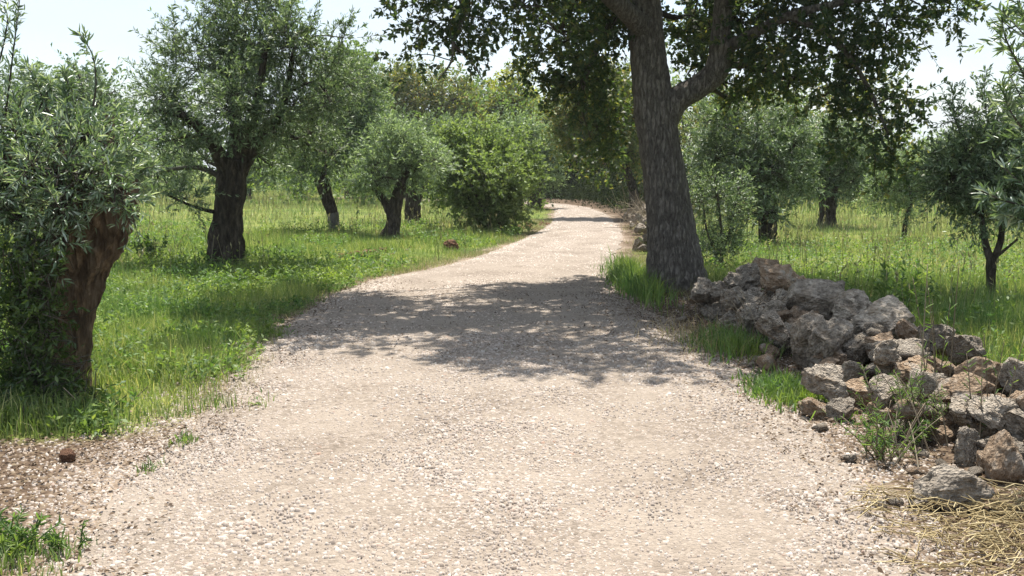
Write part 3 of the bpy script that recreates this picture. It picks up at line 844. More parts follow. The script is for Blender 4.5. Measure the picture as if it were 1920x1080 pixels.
ocl = CL([(790, 40, 70, 55, -2.2, 1.1), (880, 30, 80, 60, -2.0, 1.1), (850, -60, 110, 60, -2), (980, 10, 70, 70, -1.4), (960, -90, 110, 70, -1.2),
          (1050, 60, 70, 80, -.7), (1090, 150, 60, 80, .6, 1.3), (1140, 60, 60, 90, .4), (1120, 240, 48, 55, 1.2, 1.1), (1060, 170, 40, 55, .9, .9),
          (1080, -60, 110, 80, .4), (1030, -150, 130, 70, 1.8), (1180, -190, 150, 90, -1.6), (1200, -260, 160, 80, .5), (1340, -190, 150, 80, 1.6),
          (1300, 30, 55, 80, .7, .8), (1295, 130, 35, 40, .9, .4), (1390, 40, 80, 70, -.2, 1.2), (1420, 130, 70, 60, .5, 1.3), (1470, 40, 90, 80, -.6, 1.2), (1480, 150, 60, 50, .2, 1.2), (1350, 150, 50, 40, 1.0, .8),
          (1560, 60, 90, 80, -.9), (1600, 140, 80, 60, -.9), (1660, 60, 90, 80, -1.2), (1740, 20, 70, 55, -1.5, .8), (1800, 0, 50, 40, -1.8, .6),
          (1630, 215, 70, 50, -1.0, 1.2), (1670, 285, 50, 44, -1.0, 1.1), (1590, 265, 34, 40, -.8, .5), (1700, 190, 50, 50, -1.2, .8), (1640, 335, 34, 28, -.9, .5), (1545, 180, 50, 46, -.6, .9), (1330, 70, 50, 80, 1.4, 1), (1300, 60, 40, 90, 1.8, 1), (1370, 190, 46, 40, 1.2, .7), (1010, 100, 50, 55, .8, .9), (1150, 170, 40, 70, 1.6, 1.4), (1100, 60, 60, 70, 1.6, 1), (1140, 300, 36, 40, 1.8, 1.0), (1090, 300, 30, 36, 1.8, .7), (760, 110, 40, 30, -2.2, .5), (870, 95, 40, 26, -2, .4), (1500, -70, 140, 80, -.3), (1640, -80, 130, 70, -1.0), (1420, -140, 130, 80, -1.6)], OY)
ocl += [(np.array(c), np.array([1.35, 1.3, .8]), .72) for c in ((-2.3, 12.6, 5.0), (-2.4, 11.6, 5.2), (-2.0, 13.6, 5.4), (-2.2, 14.4, 5.6), (2.9, 10.5, 6.2), (3.7, 10.2, 5.9), (-1.5, 12.2, 5.0), (-1.3, 13.7, 5.3), (-.2, 11.8, 6.3), (.9, 11.4, 6.8), (2.8, 12, 7.2), (4.6, 12, 6.4), (1.8, 13.4, 7.6), (.4, 14.4, 6.6), (4.0, 14, 6.8), (.7, 10.3, 5.7), (-1.9, 11.6, 4.6), (5.4, 11, 5.6), (.2, 12.8, 6), (1.6, 14.9, 6), (3.2, 11, 6.8), (3.2, 12.2, 5.4), (2.6, 12.8, 5.6), (3.7, 12.8, 5.2))]
tree('cork_oak', 'massive dark-barked oak leaning beside the stone wall, its canopy spreading over the track', 'tree', foot([(1272, 545)], OY), ot, olimbs, ocl,
     186000, .075, .58, 'oak', 'oak_bark', 3, 15, (.16, .36), -.15, 1.0, 56, 'oak', False, 10, branch_r=.035, sag=.15, angle=1.0, up=.6, droop=True, flare=1.32)

# olives to the left of the track ------------------------------------
Y1 = 7.0
t1 = sink(TR([(78, 800, 165), (90, 690, 138), (108, 600, 124), (136, 510, 122), (162, 440, 142), (178, 390, 160), (172, 350, 130)], Y1))
tree('olive_tree', 'squat pollarded olive with a thick warm brown trunk at the near left verge', 'tree', foot([(95, 800)], Y1), t1,
     [TR([(200, 400, 80), (228, 365, 62, -.05), (243, 340, 46, -.06), (246, 332, 24, -.06)], Y1), TR([(160, 370, 80), (110, 300, 40, .1), (80, 220, 22, .2)], Y1), TR([(150, 370, 80), (70, 330, 50, -.2), (10, 290, 26, -.3)], Y1),
      TR([(185, 360, 60), (200, 290, 30, .2), (205, 220, 16, .3)], Y1)],
     CL([(60, 250, 90, 70), (165, 262, 80, 60), (110, 320, 95, 65, -.35), (20, 330, 90, 80, -.2), (215, 270, 50, 50, .2), (-70, 260, 100, 110, 0), (40, 405, 75, 50, -.35, .8),
         (130, 385, 75, 36, -.42, .8), (215, 350, 50, 40, -.4, .8), (70, 450, 60, 36, -.45, .6), (245, 385, 30, 30, -.3, .3), (-60, 400, 90, 60, -.2)], Y1),
     15500, .066, .2, 'olive_near', 'olive_bark_warm', 7, 14, (.14, .34), .35, 1.0, 48, 'olive', True, 8, branch_r=.02, angle=.8,
     wands=[TR([(10, 220, 4), (22, 120, 3), (32, 40, 2), (40, -30, 2)], Y1), TR([(-30, 200, 4), (0, 110, 3), (14, 40, 2), (8, 10, 2)], Y1), TR([(175, 200, 4), (180, 150, 3), (172, 100, 2), (148, 62, 2)], Y1), 
            TR([(235, 330, 4), (265, 318, 3), (290, 312, 2)], Y1), TR([(90, 210, 4), (70, 160, 3), (50, 120, 2)], Y1), TR([(120, 220, 4), (128, 170, 3), (120, 130, 2)], Y1), TR([(60, 230, 4), (90, 170, 3), (95, 150, 2)], Y1)])

Y2 = float(G(425, 505)[1])
t2 = sink(TR([(426, 508, 72), (425, 450, 62), (430, 390, 54), (436, 335, 54), (440, 300, 54)], Y2))
tree('olive_tree', 'large dark olive with a stout charcoal trunk and a wide crown left of the track', 'tree', foot([(426, 508)], Y2), t2,
     [TR([(430, 330, 34), (395, 265, 24, -.2), (350, 220, 17, -.4), (290, 205, 10, -.5)], Y2), TR([(438, 310, 38), (442, 230, 22, .3), (430, 130, 12, .4)], Y2), TR([(442, 330, 34), (490, 255, 22, 0), (530, 200, 15, -.2), (552, 90, 7, -.3)], Y2),
      TR([(412, 400, 9), (365, 388, 6, -.5), (315, 366, 4, -.8)], Y2), TR([(450, 290, 30), (480, 200, 18, -.5), (500, 80, 10, -.7)], Y2)],
     CL([(295, 190, 70, 55, -.4), (370, 130, 85, 65, .2), (460, 70, 90, 70, 0), (540, 90, 75, 70, -.2), (610, 170, 62, 62, .2, .9), (430, 200, 90, 60, -.8), (520, 210, 80, 55, -.5), (560, 260, 70, 45, .2, .9), (330, 260, 70, 42, -.4, .9),
         (345, 372, 48, 24, -.7, .8), (300, 320, 55, 40, .6, .7), (610, 290, 55, 35, .8, .6), (470, 0, 110, 50, .4, .8), (390, 40, 50, 40, .3, .6), (480, 290, 60, 35, .7, .7), (385, 300, 50, 30, .5, .7), (640, 70, 35, 40, -.2, .25), (440, 130, 90, 60, .8)], Y2),
     44000, .088, .24, 'olive', 'olive_bark', 13, 18, (.22, .5), .4, 1.0, 34, 'olive', False, 10, branch_r=.03,
     wands=[TR([(560, 120, 3), (578, 60, 3), (600, 0, 2)], Y2), TR([(530, 100, 3), (540, 30, 3), (560, -30, 2)], Y2), TR([(610, 150, 3), (640, 80, 3), (660, 20, 2)], Y2), TR([(330, 130, 3), (330, 70, 2), (322, 20, 2)], Y2), TR([(590, 140, 3), (625, 60, 3), (645, 40, 2)], Y2)])

Y3 = float(G(628, 442)[1])
t3 = sink(TR([(628, 444, 22), (624, 405, 22), (612, 365, 25), (604, 335, 30)], Y3))
tree('olive_tree', 'slender olive with a curved trunk and whitened foot behind the verge', 'tree', foot([(628, 444)], Y3), t3,
     [TR([(605, 340, 18), (585, 310, 12), (570, 280, 8)], Y3), TR([(606, 335, 20), (630, 280, 12), (650, 220, 8)], Y3)],
     CL([(590, 295, 55, 40), (640, 290, 50, 40), (640, 220, 55, 50), (660, 160, 48, 45), (600, 240, 50, 45), (560, 320, 32, 30, 0, .7), (690, 260, 35, 40, 0, .7)], Y3),
     15000, .11, .26, 'olive', 'olive_bark', 17, 14, (.3, .6), .3, 1.0, 18, lower=.62)
Y4 = float(G(733, 450)[1])
t4 = sink(TR([(730, 452, 44), (736, 425, 30), (740, 390, 27), (752, 350, 22), (760, 325, 18)], Y4))
tree('olive_tree', 'small pale olive with a forked crooked trunk near the track', 'tree', foot([(730, 452)], Y4), t4,
     [TR([(737, 408, 20), (722, 378, 15), (700, 352, 10)], Y4), TR([(755, 335, 14), (785, 310, 8), (805, 285, 6)], Y4)],
     CL([(695, 320, 40, 36), (745, 285, 55, 40), (800, 300, 42, 44), (680, 345, 26, 20, 0, .7), (770, 325, 46, 24, 0, .7), (725, 262, 32, 28, 0, .7), (720, 330, 30, 26, -.5, .7)], Y4),
     13000, .10, .24, 'olive_pale', 'olive_bark', 19, 14, (.25, .5), .4, 1.0, 22)
Y5 = float(G(775, 420)[1])
t5 = sink(TR([(775, 422, 34), (774, 385, 30), (780, 345, 34)], Y5))
tree('olive_tree', 'olive with a short thick upright trunk behind the forked pale olive', 'tree', foot([(775, 422)], Y5), t5,
     [], CL([(790, 275, 65, 55), (845, 265, 50, 45), (740, 240, 50, 40), (800, 330, 50, 25, 0, .6)], Y5), 10000, .13, .26, 'olive', 'olive_bark', 29, 12, (.3, .6), .3, 1.0, 18)

YB = float(G(925, 436)[1])
bl = [TR([(925 + dx * .25, 436, 9, dz * .3), (920 + dx, 380, 7, dz), (915 + dx * 2, 320, 4, dz * 1.5)], YB) for dx, dz in ((-22, -.6), (18, .5), (28, -.5), (-8, .6), (-35, .2))]
tree('roadside_shrub', 'big round bright green bush on the left edge of the track', 'shrub', foot([(925, 436)], YB), sink(TR([(925, 436, 12), (922, 390, 9), (918, 330, 5)], YB)), bl,
     CL([(880, 330, 62, 58, -.2), (935, 290, 62, 50), (890, 392, 62, 34, -.4), (955, 360, 50, 46, -.2), (850, 365, 36, 40), (990, 315, 34, 36, .2), (880, 265, 55, 36, .3), (930, 400, 50, 30, -.3), (920, 335, 60, 50, -.7)], YB),
     30000, .10, .5, 'bush', 'olive_bark', 31, 16, (.25, .55), .3, 1.0, 10, branch_r=.015, angle=1.0, subs=11)

# left background ----------------------------------------------------
YB2 = 41.0
tree('olive_tree', 'grey-green olive overhanging the bend where the track disappears', 'tree', foot([(1005, 386)], YB2), sink(TR([(1006, 390, 24), (1004, 360, 20), (1008, 325, 20)], YB2)), [],
     CL([(1005, 270, 46, 44), (1030, 310, 28, 34), (975, 260, 36, 34), (1015, 335, 28, 20, 0, .6)], YB2), 9000, .16, .3, 'olive_pale', 'olive_bark', 37, 12, (.4, .8), .3, 1.0, 12)
def far_tree(name, label, rows, trunk, Y, n, leaf, lm, seed, upb=.2, limbs=()):
    return tree(name, label, 'tree', foot([(trunk[0][0], trunk[0][1])], Y), sink(TR(trunk, Y)), [TR(q, Y) for q in limbs], CL(rows, Y), n, leaf, .5, lm, 'olive_bark', seed, 10, (.4, 1.0), upb, 1.0, 12, subs=12, branch_r=.06)
far_tree('oak_tree', 'bronze and olive tinted oak standing above the olives in the left background', [(780, 165, 75, 40), (850, 185, 55, 44), (715, 195, 55, 50), (800, 235, 85, 34), (860, 240, 50, 30), (750, 150, 40, 30, 1, .7)], [(790, 352, 20), (785, 300, 16), (785, 230, 12)], 58, 15000, .22, 'wood_brown', 41)
far_tree('ash_tree', 'yellow-green airy tree rising above the bend of the track', [(960, 180, 44, 44), (935, 225, 34, 28), (990, 215, 30, 36), (965, 250, 40, 24), (975, 145, 22, 24, 0, .6)], [(967, 352, 12), (966, 290, 10), (968, 200, 7)], 62, 9500, .22, 'wood_yellow', 43, .5,
         limbs=[[(967, 280, 7), (950, 230, 5), (940, 180, 3)], [(967, 270, 7), (985, 220, 5), (992, 170, 3)], [(968, 210, 6), (972, 150, 4), (966, 110, 2)]])
far_tree('evergreen_tree', 'deep green dense tree between the bronze oak and the yellow-green tree', [(890, 190, 40, 34), (905, 230, 45, 40), (870, 225, 40, 40), (920, 265, 40, 30)], [(895, 352, 14), (895, 290, 12), (893, 230, 9)], 66, 9000, .24, 'wood_green', 47)
far_tree('evergreen_tree', 'tall green tree filling the gap right of the large dark olive', [(640, 150, 60, 55), (680, 210, 60, 60), (610, 210, 60, 60), (690, 280, 60, 50), (650, 120, 40, 30), (730, 280, 45, 40)], [(655, 352, 18), (655, 290, 16), (652, 210, 12)], 54, 15000, .22, 'wood_green', 53)
far_tree('olive_tree', 'distant olive whose top shows above the near left pollard', [(60, 190, 60, 50), (130, 180, 62, 48), (195, 185, 55, 45), (100, 240, 100, 60), (180, 250, 60, 60), (150, 145, 30, 25, 0, .5)], [(130, 400, 26), (128, 340, 24), (125, 270, 20)], 32, 15000, .14, 'olive', 59)
YT3 = 33.0
far_tree('oak_tree', 'brownish oak arching over the track beyond the great trunk', [(1110, 225, 46, 45), (1155, 255, 40, 36), (1085, 262, 36, 28), (1130, 175, 55, 45), (1180, 220, 40, 50), (1065, 220, 34, 40), (1195, 285, 26, 30, 0, .8)], [(1190, 402, 20), (1185, 350, 18), (1160, 280, 14)], YT3, 20000, .13, 'wood_brown', 61, -.1)
YT4 = 56.0
t4o = far_tree('oak_tree', 'dark straight-trunked tree at the bend with a small white plate on it', [(1035, 250, 40, 40), (1060, 290, 36, 34), (1010, 300, 30, 30), (1040, 320, 36, 20, 0, .7)], [(1036, 376, 13), (1035, 340, 12), (1036, 290, 10)], YT4, 9000, .2, 'shade_leaf', 67)
mb = MB()
pc = P(1045, 356, YT4 - .28); bw, bh = .17, .24
vv = [(-bw, 0, -bh), (bw, 0, -bh), (bw, 0, bh), (-bw, 0, bh)]
V = np.array([pc + np.array(q) for q in vv] + [pc + np.array(q) + np.array([0, .02, 0]) for q in vv])
mb.add(V, [(0, 1, 2, 3), (5, 4, 7, 6), (0, 4, 5, 1), (1, 5, 6, 2), (2, 6, 7, 3), (3, 7, 4, 0)])
tag(mb.build('notice_plate', MAT['white_paint'], None, pc), 'tiny white plate fixed to a dark trunk at the bend', 'sign')
far_tree('evergreen_tree', 'shadowy evergreen closing the end of the track', [(1080, 270, 50, 50), (1110, 310, 44, 40), (1060, 310, 40, 30), (1130, 320, 50, 34)], [(1092, 374, 12), (1092, 340, 11), (1090, 290, 9)], 57, 10000, .2, 'shade_leaf', 71)

# olives to the right -------------------------------------------------
YR1 = float(G(1443, 462)[1])
tree('olive_tree', 'dense grey-green olive with a short dark trunk behind the great oak', 'tree', foot([(1443, 464)], YR1), sink(TR([(1443, 466, 40), (1440, 420, 34), (1436, 375, 38)], YR1)),
     [TR([(1436, 380, 24), (1400, 330, 14), (1375, 270, 8)], YR1), TR([(1437, 380, 24), (1470, 320, 14), (1490, 260, 8)], YR1)],
     CL([(1390, 280, 75, 60), (1460, 255, 70, 55), (1495, 330, 52, 50), (1385, 355, 60, 46), (1440, 400, 62, 24, -.8, .8), (1345, 230, 45, 50), (1440, 320, 70, 50, -.8), (1500, 275, 40, 45, 0, .7), (1340, 300, 40, 45), (1420, 205, 50, 35, 0, .7)], YR1),
     25000, .105, .25, 'olive', 'olive_bark', 73, 16, (.25, .55), .35, 1.0, 24)
YS = 15.5
tree('wild_shrub', 'thin-stemmed wispy shrub growing against the oak on its field side', 'shrub', foot([(1345, 500)], YS), sink(TR([(1352, 520, 7), (1352, 430, 5), (1340, 330, 4)], YS)),
     [TR([(1350, 490, 5), (1372, 420, 4, .2), (1385, 350, 3, .3)], YS), TR([(1348, 490, 5), (1325, 430, 4, .2), (1318, 370, 3, .3)], YS)],
     CL([(1340, 370, 36, 55, 0, .8), (1318, 430, 24, 45, .2, .7), (1375, 430, 38, 42, .1, .8), (1350, 470, 45, 28, 0, .9), (1390, 370, 28, 40, .3, .6)], YS), 6500, .06, .3, 'olive', 'twig', 79, 12, (.15, .35), .4, 1.0, 8, branch_r=.01)
YR2 = float(G(1552, 432)[1])
tree('olive_tree', 'upright olive with a thick knobbly trunk in the sunny right field', 'tree', foot([(1552, 434)], YR2), sink(TR([(1552, 436, 38), (1553, 395, 32), (1550, 350, 36)], YR2)), [],
     CL([(1545, 300, 50, 46), (1585, 285, 42, 42), (1512, 325, 32, 34), (1600, 338, 34, 30, 0, .8), (1540, 255, 36, 30, 0, .8), (1560, 345, 50, 24, 0, .8)], YR2), 14000, .12, .25, 'olive', 'olive_bark', 83, 14, (.3, .6), .5, 1.0, 20)
YR3 = float(G(1695, 458)[1])
tree('young_olive_tree', 'young olive with a thin pale leaning trunk in the right field', 'tree', foot([(1694, 458)], YR3), sink(TR([(1694, 460, 11), (1698, 420, 9), (1708, 380, 8), (1705, 345, 6)], YR3)), [],
     CL([(1700, 335, 52, 38), (1660, 362, 32, 26), (1742, 335, 38, 36), (1700, 385, 40, 18, 0, .5), (1680, 310, 30, 24, 0, .7)], YR3), 9000, .09, .25, 'olive_pale', 'olive_bark', 89, 14, (.25, .5), .3, 1.0, 12, branch_r=.015)
YR4 = float(G(1858, 580)[1])
tree('young_olive_tree', 'dark young tree with a slim forked trunk beyond the wall on the right', 'tree', foot([(1857, 580)], YR4), sink(TR([(1857, 585, 20), (1858, 530, 17), (1860, 488, 20)], YR4)),
     [TR([(1858, 492, 14), (1846, 450, 12), (1840, 400, 9), (1825, 330, 6)], YR4), TR([(1862, 490, 14), (1876, 450, 11), (1880, 400, 9), (1885, 320, 6)], YR4), TR([(1862, 486, 7), (1888, 465, 5), (1908, 448, 4)], YR4)],
     CL([(1815, 300, 58, 55), (1880, 285, 60, 60), (1850, 365, 66, 40), (1778, 335, 46, 50), (1930, 340, 60, 60), (1860, 225, 46, 36, 0, .7), (1820, 400, 44, 24, 0, .6), (1910, 400, 40, 30), (1800, 240, 30, 30, 0, .5)], YR4),
     20000, .068, .3, 'olive', 'olive_bark', 97, 14, (.18, .4), .4, 1.0, 18, branch_r=.018,
     wands=[TR([(1850, 220, 3), (1846, 170, 2), (1850, 130, 2)], YR4), TR([(1880, 220, 3), (1890, 160, 2), (1900, 110, 2)], YR4), TR([(1800, 250, 3), (1785, 200, 2), (1790, 165, 2)], YR4)])
Y5R = 5.2
fr = np.array([3.75, 5.3, 0.0])
tree('olive_tree', 'near olive on the right whose silvery twigs reach into the picture', 'tree', fr, [(3.75, 5.3, -.1, .22), (3.7, 5.3, .6, .18), (3.62, 5.28, 1.2, .17), (3.6, 5.25, 1.5, .16)],
     [[(3.6, 5.25, 1.45, .09), (3.35, 5.2, 1.9, .05), (3.05, 5.2, 2.3, .03)], [(3.6, 5.25, 1.45, .09), (3.8, 5.3, 2.1, .05), (3.9, 5.3, 2.6, .03)], [(3.6, 5.25, 1.3, .06), (3.3, 5.1, 1.5, .03), (3.0, 5.0, 1.55, .015)]],
     CL([(1935, 90, 40, 70, 0, .6), (1945, 210, 36, 60, 0, .6), (2010, 60, 80, 90), (2060, 220, 110, 90), (2180, 120, 120, 120, .3), (2150, 300, 100, 60, .2, .7), (1960, 380, 45, 22, -.2, .5), (2000, 310, 60, 40, 0, .5)], Y5R),
     6500, .066, .19, 'olive_near', 'olive_bark', 101, 13, (.14, .32), .45, 1.0, 20, fine=True, branch_r=.012, angle=.75, subs=8,
     wands=[TR([(1975, 395, 4, -.2), (1930, 388, 3, -.2), (1880, 375, 2, -.2), (1840, 358, 2, -.2)], Y5R), TR([(1960, 420, 4, -.2), (1915, 410, 3, -.2), (1868, 398, 2, -.2)], Y5R), TR([(1960, 200, 3), (1920, 140, 3), (1885, 70, 2), (1878, 20, 2)], Y5R), TR([(1970, 120, 3), (1930, 60, 3), (1905, -20, 2)], Y5R), TR([(1970, 290, 3), (1925, 250, 3), (1890, 200, 2), (1880, 160, 2)], Y5R), TR([(1980, 300, 3), (1930, 290, 3), (1895, 300, 2)], Y5R)])

# far olives shared by copies -------------------------------------------
YF = 44.0
proto = tree('olive_tree', 'far olive just right of the upright knobbly-trunked one', 'tree', foot([(1640, 390)], YF), sink(TR([(1640, 392, 20), (1640, 365, 17), (1642, 340, 18)], YF)), [],
             CL([(1625, 320, 36, 30), (1660, 315, 36, 32), (1640, 290, 34, 26), (1600, 335, 24, 20, 0, .8), (1685, 335, 22, 20, 0, .8), (1640, 340, 44, 16, 0, .8)], YF), 9000, .18, .3, 'olive_pale', 'olive_bark', 103, 12, (.4, .8), .3, 1.0, 12, group='far olives in the field')
for px, py, Yd, rz, sc, lab in ((1492, 388, 46, 1.3, 1.05, 'far olive half hidden behind the dense olive by the oak'), (1760, 392, 45, 2.4, 1.1, 'far olive between the young olives on the right'), (1890, 392, 43, 3.6, 1.15, 'far olive behind the crown of the dark young tree'),
                            (1580, 376, 62, 4.4, 1.25, 'most distant olive seen left of the far right-hand row'), (466, 372, 52, .6, 1.0, 'far olive showing just right of the stout charcoal trunk'), (556, 368, 58, 2.0, 1.1, 'far olive between the stout and the slender trunks on the left'),
                            (335, 366, 60, 5.1, 1.1, 'far olive left of the stout charcoal trunk'), (255, 372, 52, 3.0, 1.05, 'far olive just right of the near pollard'), (690, 372, 55, 1.7, 1.1, 'far olive between the slender and the forked olives')):
    b = P(px, py, Yd); b[2] = ground_z(b[0:1], b[1:2])[0]
    copy_tree(proto, b, rz, sc, lab)

# woods behind everything ------------------------------------------------
def woodland(label, rows, mats_seed, mat, wide=1.0):
    rng = np.random.default_rng(mats_seed)
    mb = MB()
    for x0, x1, Yd, h0, h1, n, leaf in rows:
        m = max(6, int((x1 - x0) / 1.6))
        cx = np.linspace(x0, x1, m) + rng.normal(0, 1.2, m) * wide
        for c in cx:
            top = rng.uniform(h0, h1)
            y0 = Yd + rng.normal(0, 2.5) * wide
            k = int(n / m)
            S = max(6, int(k / 7))
            nb = 9
            bc = np.stack([c + rng.normal(0, 1.5, nb) * wide, y0 + rng.normal(0, 1.2, nb), top * rng.uniform(.12 if wide == 1 else .0, .95, nb)], -1)
            pk = rng.integers(0, nb, S)
            O = bc[pk] + rand_dirs(rng, S) * (rng.uniform(.3, 1, (S, 1)) ** .5) * np.array([1.25 * wide, 1.0, .95 if wide == 1 else .35])
            O[:, 2] = np.maximum(O[:, 2], .1)
            clear = (O[:, 2] > 2.6) | (O[:, 0] < road_left(O[:, 1]) - .3) | (O[:, 0] > road_right(O[:, 1]) + .3) | (O[:, 1] > 57)
            O = O[clear]; S = len(O)
            if S < 2: continue
            D = norm(rand_dirs(rng, S) + np.array([0, 0, .4]))
            sprays(mb, rng, O, D, rng.uniform(.4, .9, S), 6, leaf, .5, 1.0, .1)
            if wide == 1 and not road_left(y0) - .5 < c < road_right(y0) + .5:
                sticks(mb, [[c, y0, -.1]], [[c + rng.normal(0, .3), y0, top * .7]], .09, .04)
    return tag(mb.build('woodland', MAT[mat]), label, 'woodland', kind='stuff')
woodland('dark green wood closing the left field and the bend of the track', [(-42, -8, 92, 5.0, 8.5, 15000, .42), (-10, 14, 74, 6, 10, 16000, .34), (-14, 0, 66, 4, 7, 10000, .26), (-9, -.2, 44, 2.4, 4.2, 9000, .19), (-5, 8, 60, 4.5, 7.5, 16000, .24)], 201, 'wood_green')
woodland('dark undergrowth closing the track where it bends away', [(-4, 7, 58.5, .8, 2.4, 14000, .15), (6.2, 9, 49, 1.8, 4.6, 8000, .16), (-5, 8, 61, 4, 6.5, 13000, .2), (5.2, 7.5, 53.5, .6, 2.0, 5000, .13)], 207, 'shade_leaf')
woodland('low dark scrub on the banks of the track before the bend', [(4.6, 6.4, 34, .5, 1.5, 3600, .10), (4.6, 6.4, 39, .7, 2.0, 4200, .11), (4.4, 6.4, 44, .8, 2.4, 4200, .12), (-2.2, .5, 40, .8, 2.2, 4200, .11), (-2.6, .3, 45, .8, 2.6, 4200, .12), (-6, 6, 58, .5, 1.5, 14000, .13), (-5, 6, 56.8, .2, .7, 8000, .10), (3.6, 6, 51, .4, 1.4, 4500, .12), (3.0, 5.2, 47.5, .3, 1.2, 3500, .11), (1.0, 5, 52.5, .3, 1.1, 4500, .11), (-3, 4, 55, .2, .8, 4500, .10), (3.8, 5.0, 41.5, .4, 1.6, 3500, .10), (4.0, 5.2, 36.5, .3, 1.3, 3000, .09)], 209, 'shade_leaf', .3)
woodland('brown-tinged wood on the right of the track behind the oak', [(8.5, 16, 50, 4.0, 6.5, 16000, .25)], 203, 'wood_brown')
woodland('low grey-green tree line beyond the right field', [(12, 62, 84, 3.0, 5.0, 14000, .42)], 205, 'olive_pale')

# ------------------------------------------------------------------ dry stone wall
def rock_mesh(name, seed, mat, sub=4, rough=.22, cuts=6, pitted=.06):
    rng = np.random.default_rng(seed)
    bm = bmesh.new()
    bmesh.ops.create_icosphere(bm, subdivisions=sub, radius=1.0)
    me = bpy.data.meshes.new(name)
    bm.to_mesh(me); bm.free()
    V = np.empty(len(me.vertices) * 3); me.vertices.foreach_get('co', V); V = V.reshape(-1, 3)
    d = V.copy()
    off = rng.uniform(-50, 50, 3)
    V = V * (1 + rough * fbm(d * 1.1 + off, 3, seed)[:, None])
    for k in range(cuts * 2):
        nrm = rand_dirs(rng, 1)[0]
        off = rng.uniform(.42, .80)
        s = np.maximum(V @ nrm - off, 0)
        V = V - s[:, None] * nrm * .97
    rg = 1 - np.abs(fbm(V * 2.2 + off, 3, seed + 3)) * 2.6
    hol = np.minimum(fbm(V * 3.1 - off, 2, seed + 11) + .18, 0) * 2.2
    V = V + d * (pitted * 1.3 * rg + pitted * 2.2 * hol + pitted * 1.1 * fbm(V * 8 + off, 3, seed + 7, .65))[:, None]
    ext = np.maximum(V.max(0), -V.min(0))
    V = V / ext
    me.vertices.foreach_set('co', V.astype(np.float32).ravel())
    me.update()
    me.materials.append(MAT[mat])
    me.polygons.foreach_set('use_smooth', np.ones(len(me.polygons), dtype=bool))
    return me
rng = np.random.default_rng(301)
ROCKS = {'g': [rock_mesh('stone', 400 + k, 'stone_grey', 5, .25, 6, .07) for k in range(12)], 'r': [rock_mesh('stone', 440 + k, 'stone_grey', 5, .3, 5, .11) for k in range(6)], 'b': [rock_mesh('stone', 500 + k, 'stone_brown', 5, .2, 7, .05) for k in range(6)]}
SMALL = [rock_mesh('stone', 600 + k, 'stone_grey' if k % 3 else 'stone_brown', 3, .2, 5, .05) for k in range(8)]
wall_o = np.array([2.7, 7.5, 0.0])
wall = thing('dry_stone_wall', 'tumbled dry stone wall of rough grey and brown limestone right of the track', 'wall', wall_o)
def put_stone(parent, origin, me, c, s, rot, name='stone'):
    o = link(name, me, parent, np.asarray(c) - np.asarray(origin))
    o.scale = tuple(float(k) for k in s)
    o.rotation_euler = tuple(float(k) for k in rot)
    return o
STONES = [  # px, py, w, h, depth, kind, tilt
    (1884, 868, 84, 128, 4.95, 'b', .12), (1848, 893, 50, 66, 5.15, 'b', .1), (1812, 878, 68, 92, 5.3, 'g', -.3), (1850, 822, 118, 78, 5.5, 'b', .05), (1862, 764, 70, 62, 5.65, 'b', -.1),
    (1918, 775, 60, 95, 5.4, 'b', 0), (1850, 706, 120, 90, 5.95, 'b', -.25), (1812, 752, 62, 54, 5.95, 'b', .1), (1920, 712, 74, 84, 5.75, 'g', .1), (1950, 850, 70, 100, 5.1, 'g', 0), (1965, 760, 80, 80, 5.4, 'g', 0),
    (1525, 768, 66, 48, 6.35, 'b', .05), (1578, 778, 60, 60, 6.25, 'g', -.1), (1597, 737, 80, 64, 6.6, 'g', .1), (1590, 704, 80, 58, 6.95, 'g', .2), (1650, 735, 76, 56, 6.7, 'g', 0), (1690, 708, 92, 60, 6.85, 'g', -.1),
    (1756, 694, 70, 50, 6.75, 'g', .1), (1772, 735, 74, 56, 6.35, 'b', 0), (1735, 770, 70, 56, 6.1, 'g', 0), (1660, 780, 70, 60, 6.2, 'b', 0), (1770, 800, 80, 70, 5.8, 'g', 0), (1700, 830, 70, 50, 5.8, 'g', 0),
    (1535, 640, 98, 126, 7.8, 'g', .35), (1600, 655, 80, 70, 7.7, 'g', -.2), (1650, 652, 84, 64, 7.55, 'g', .1), (1705, 665, 98, 60, 7.3, 'g', -.15), (1762, 642, 70, 50, 7.4, 'b', .1), (1818, 655, 76, 70, 6.9, 'g', -.3),
    (1700, 622, 56, 48, 7.7, 'b', 0), (1667, 600, 142, 88, 8.0, 'g', -.2), (1600, 584, 108, 84, 8.4, 'g', .15), (1543, 570, 122, 98, 8.8, 'g', -.35), (1498, 622, 84, 92, 8.7, 'g', .2), (1545, 690, 70, 60, 7.6, 'g', 0), (1470, 650, 60, 60, 8.6, 'g', 0),
    (1398, 515, 84, 62, 10.6, 'r', -.25), (1455, 512, 92, 64, 10.2, 'r', .2), (1348, 545, 84, 74, 10.9, 'r', .1), (1412, 556, 92, 74, 10.1, 'r', -.1), (1470, 556, 84, 74, 9.7, 'r', -.3), (1508, 535, 64, 54, 9.7, 'r', .2), (1345, 588, 66, 50, 10.5, 'r', 0),
    (1450, 600, 84, 62, 9.3, 'r', .1), (1385, 590, 84, 62, 9.9, 'r', -.2), (1430, 492, 72, 42, 10.7, 'r', .3), (1328, 560, 60, 58, 11.0, 'r', 0), (1500, 585, 70, 70, 9.2, 'r', .3), (1420, 625, 60, 44, 9.4, 'r', 0)]
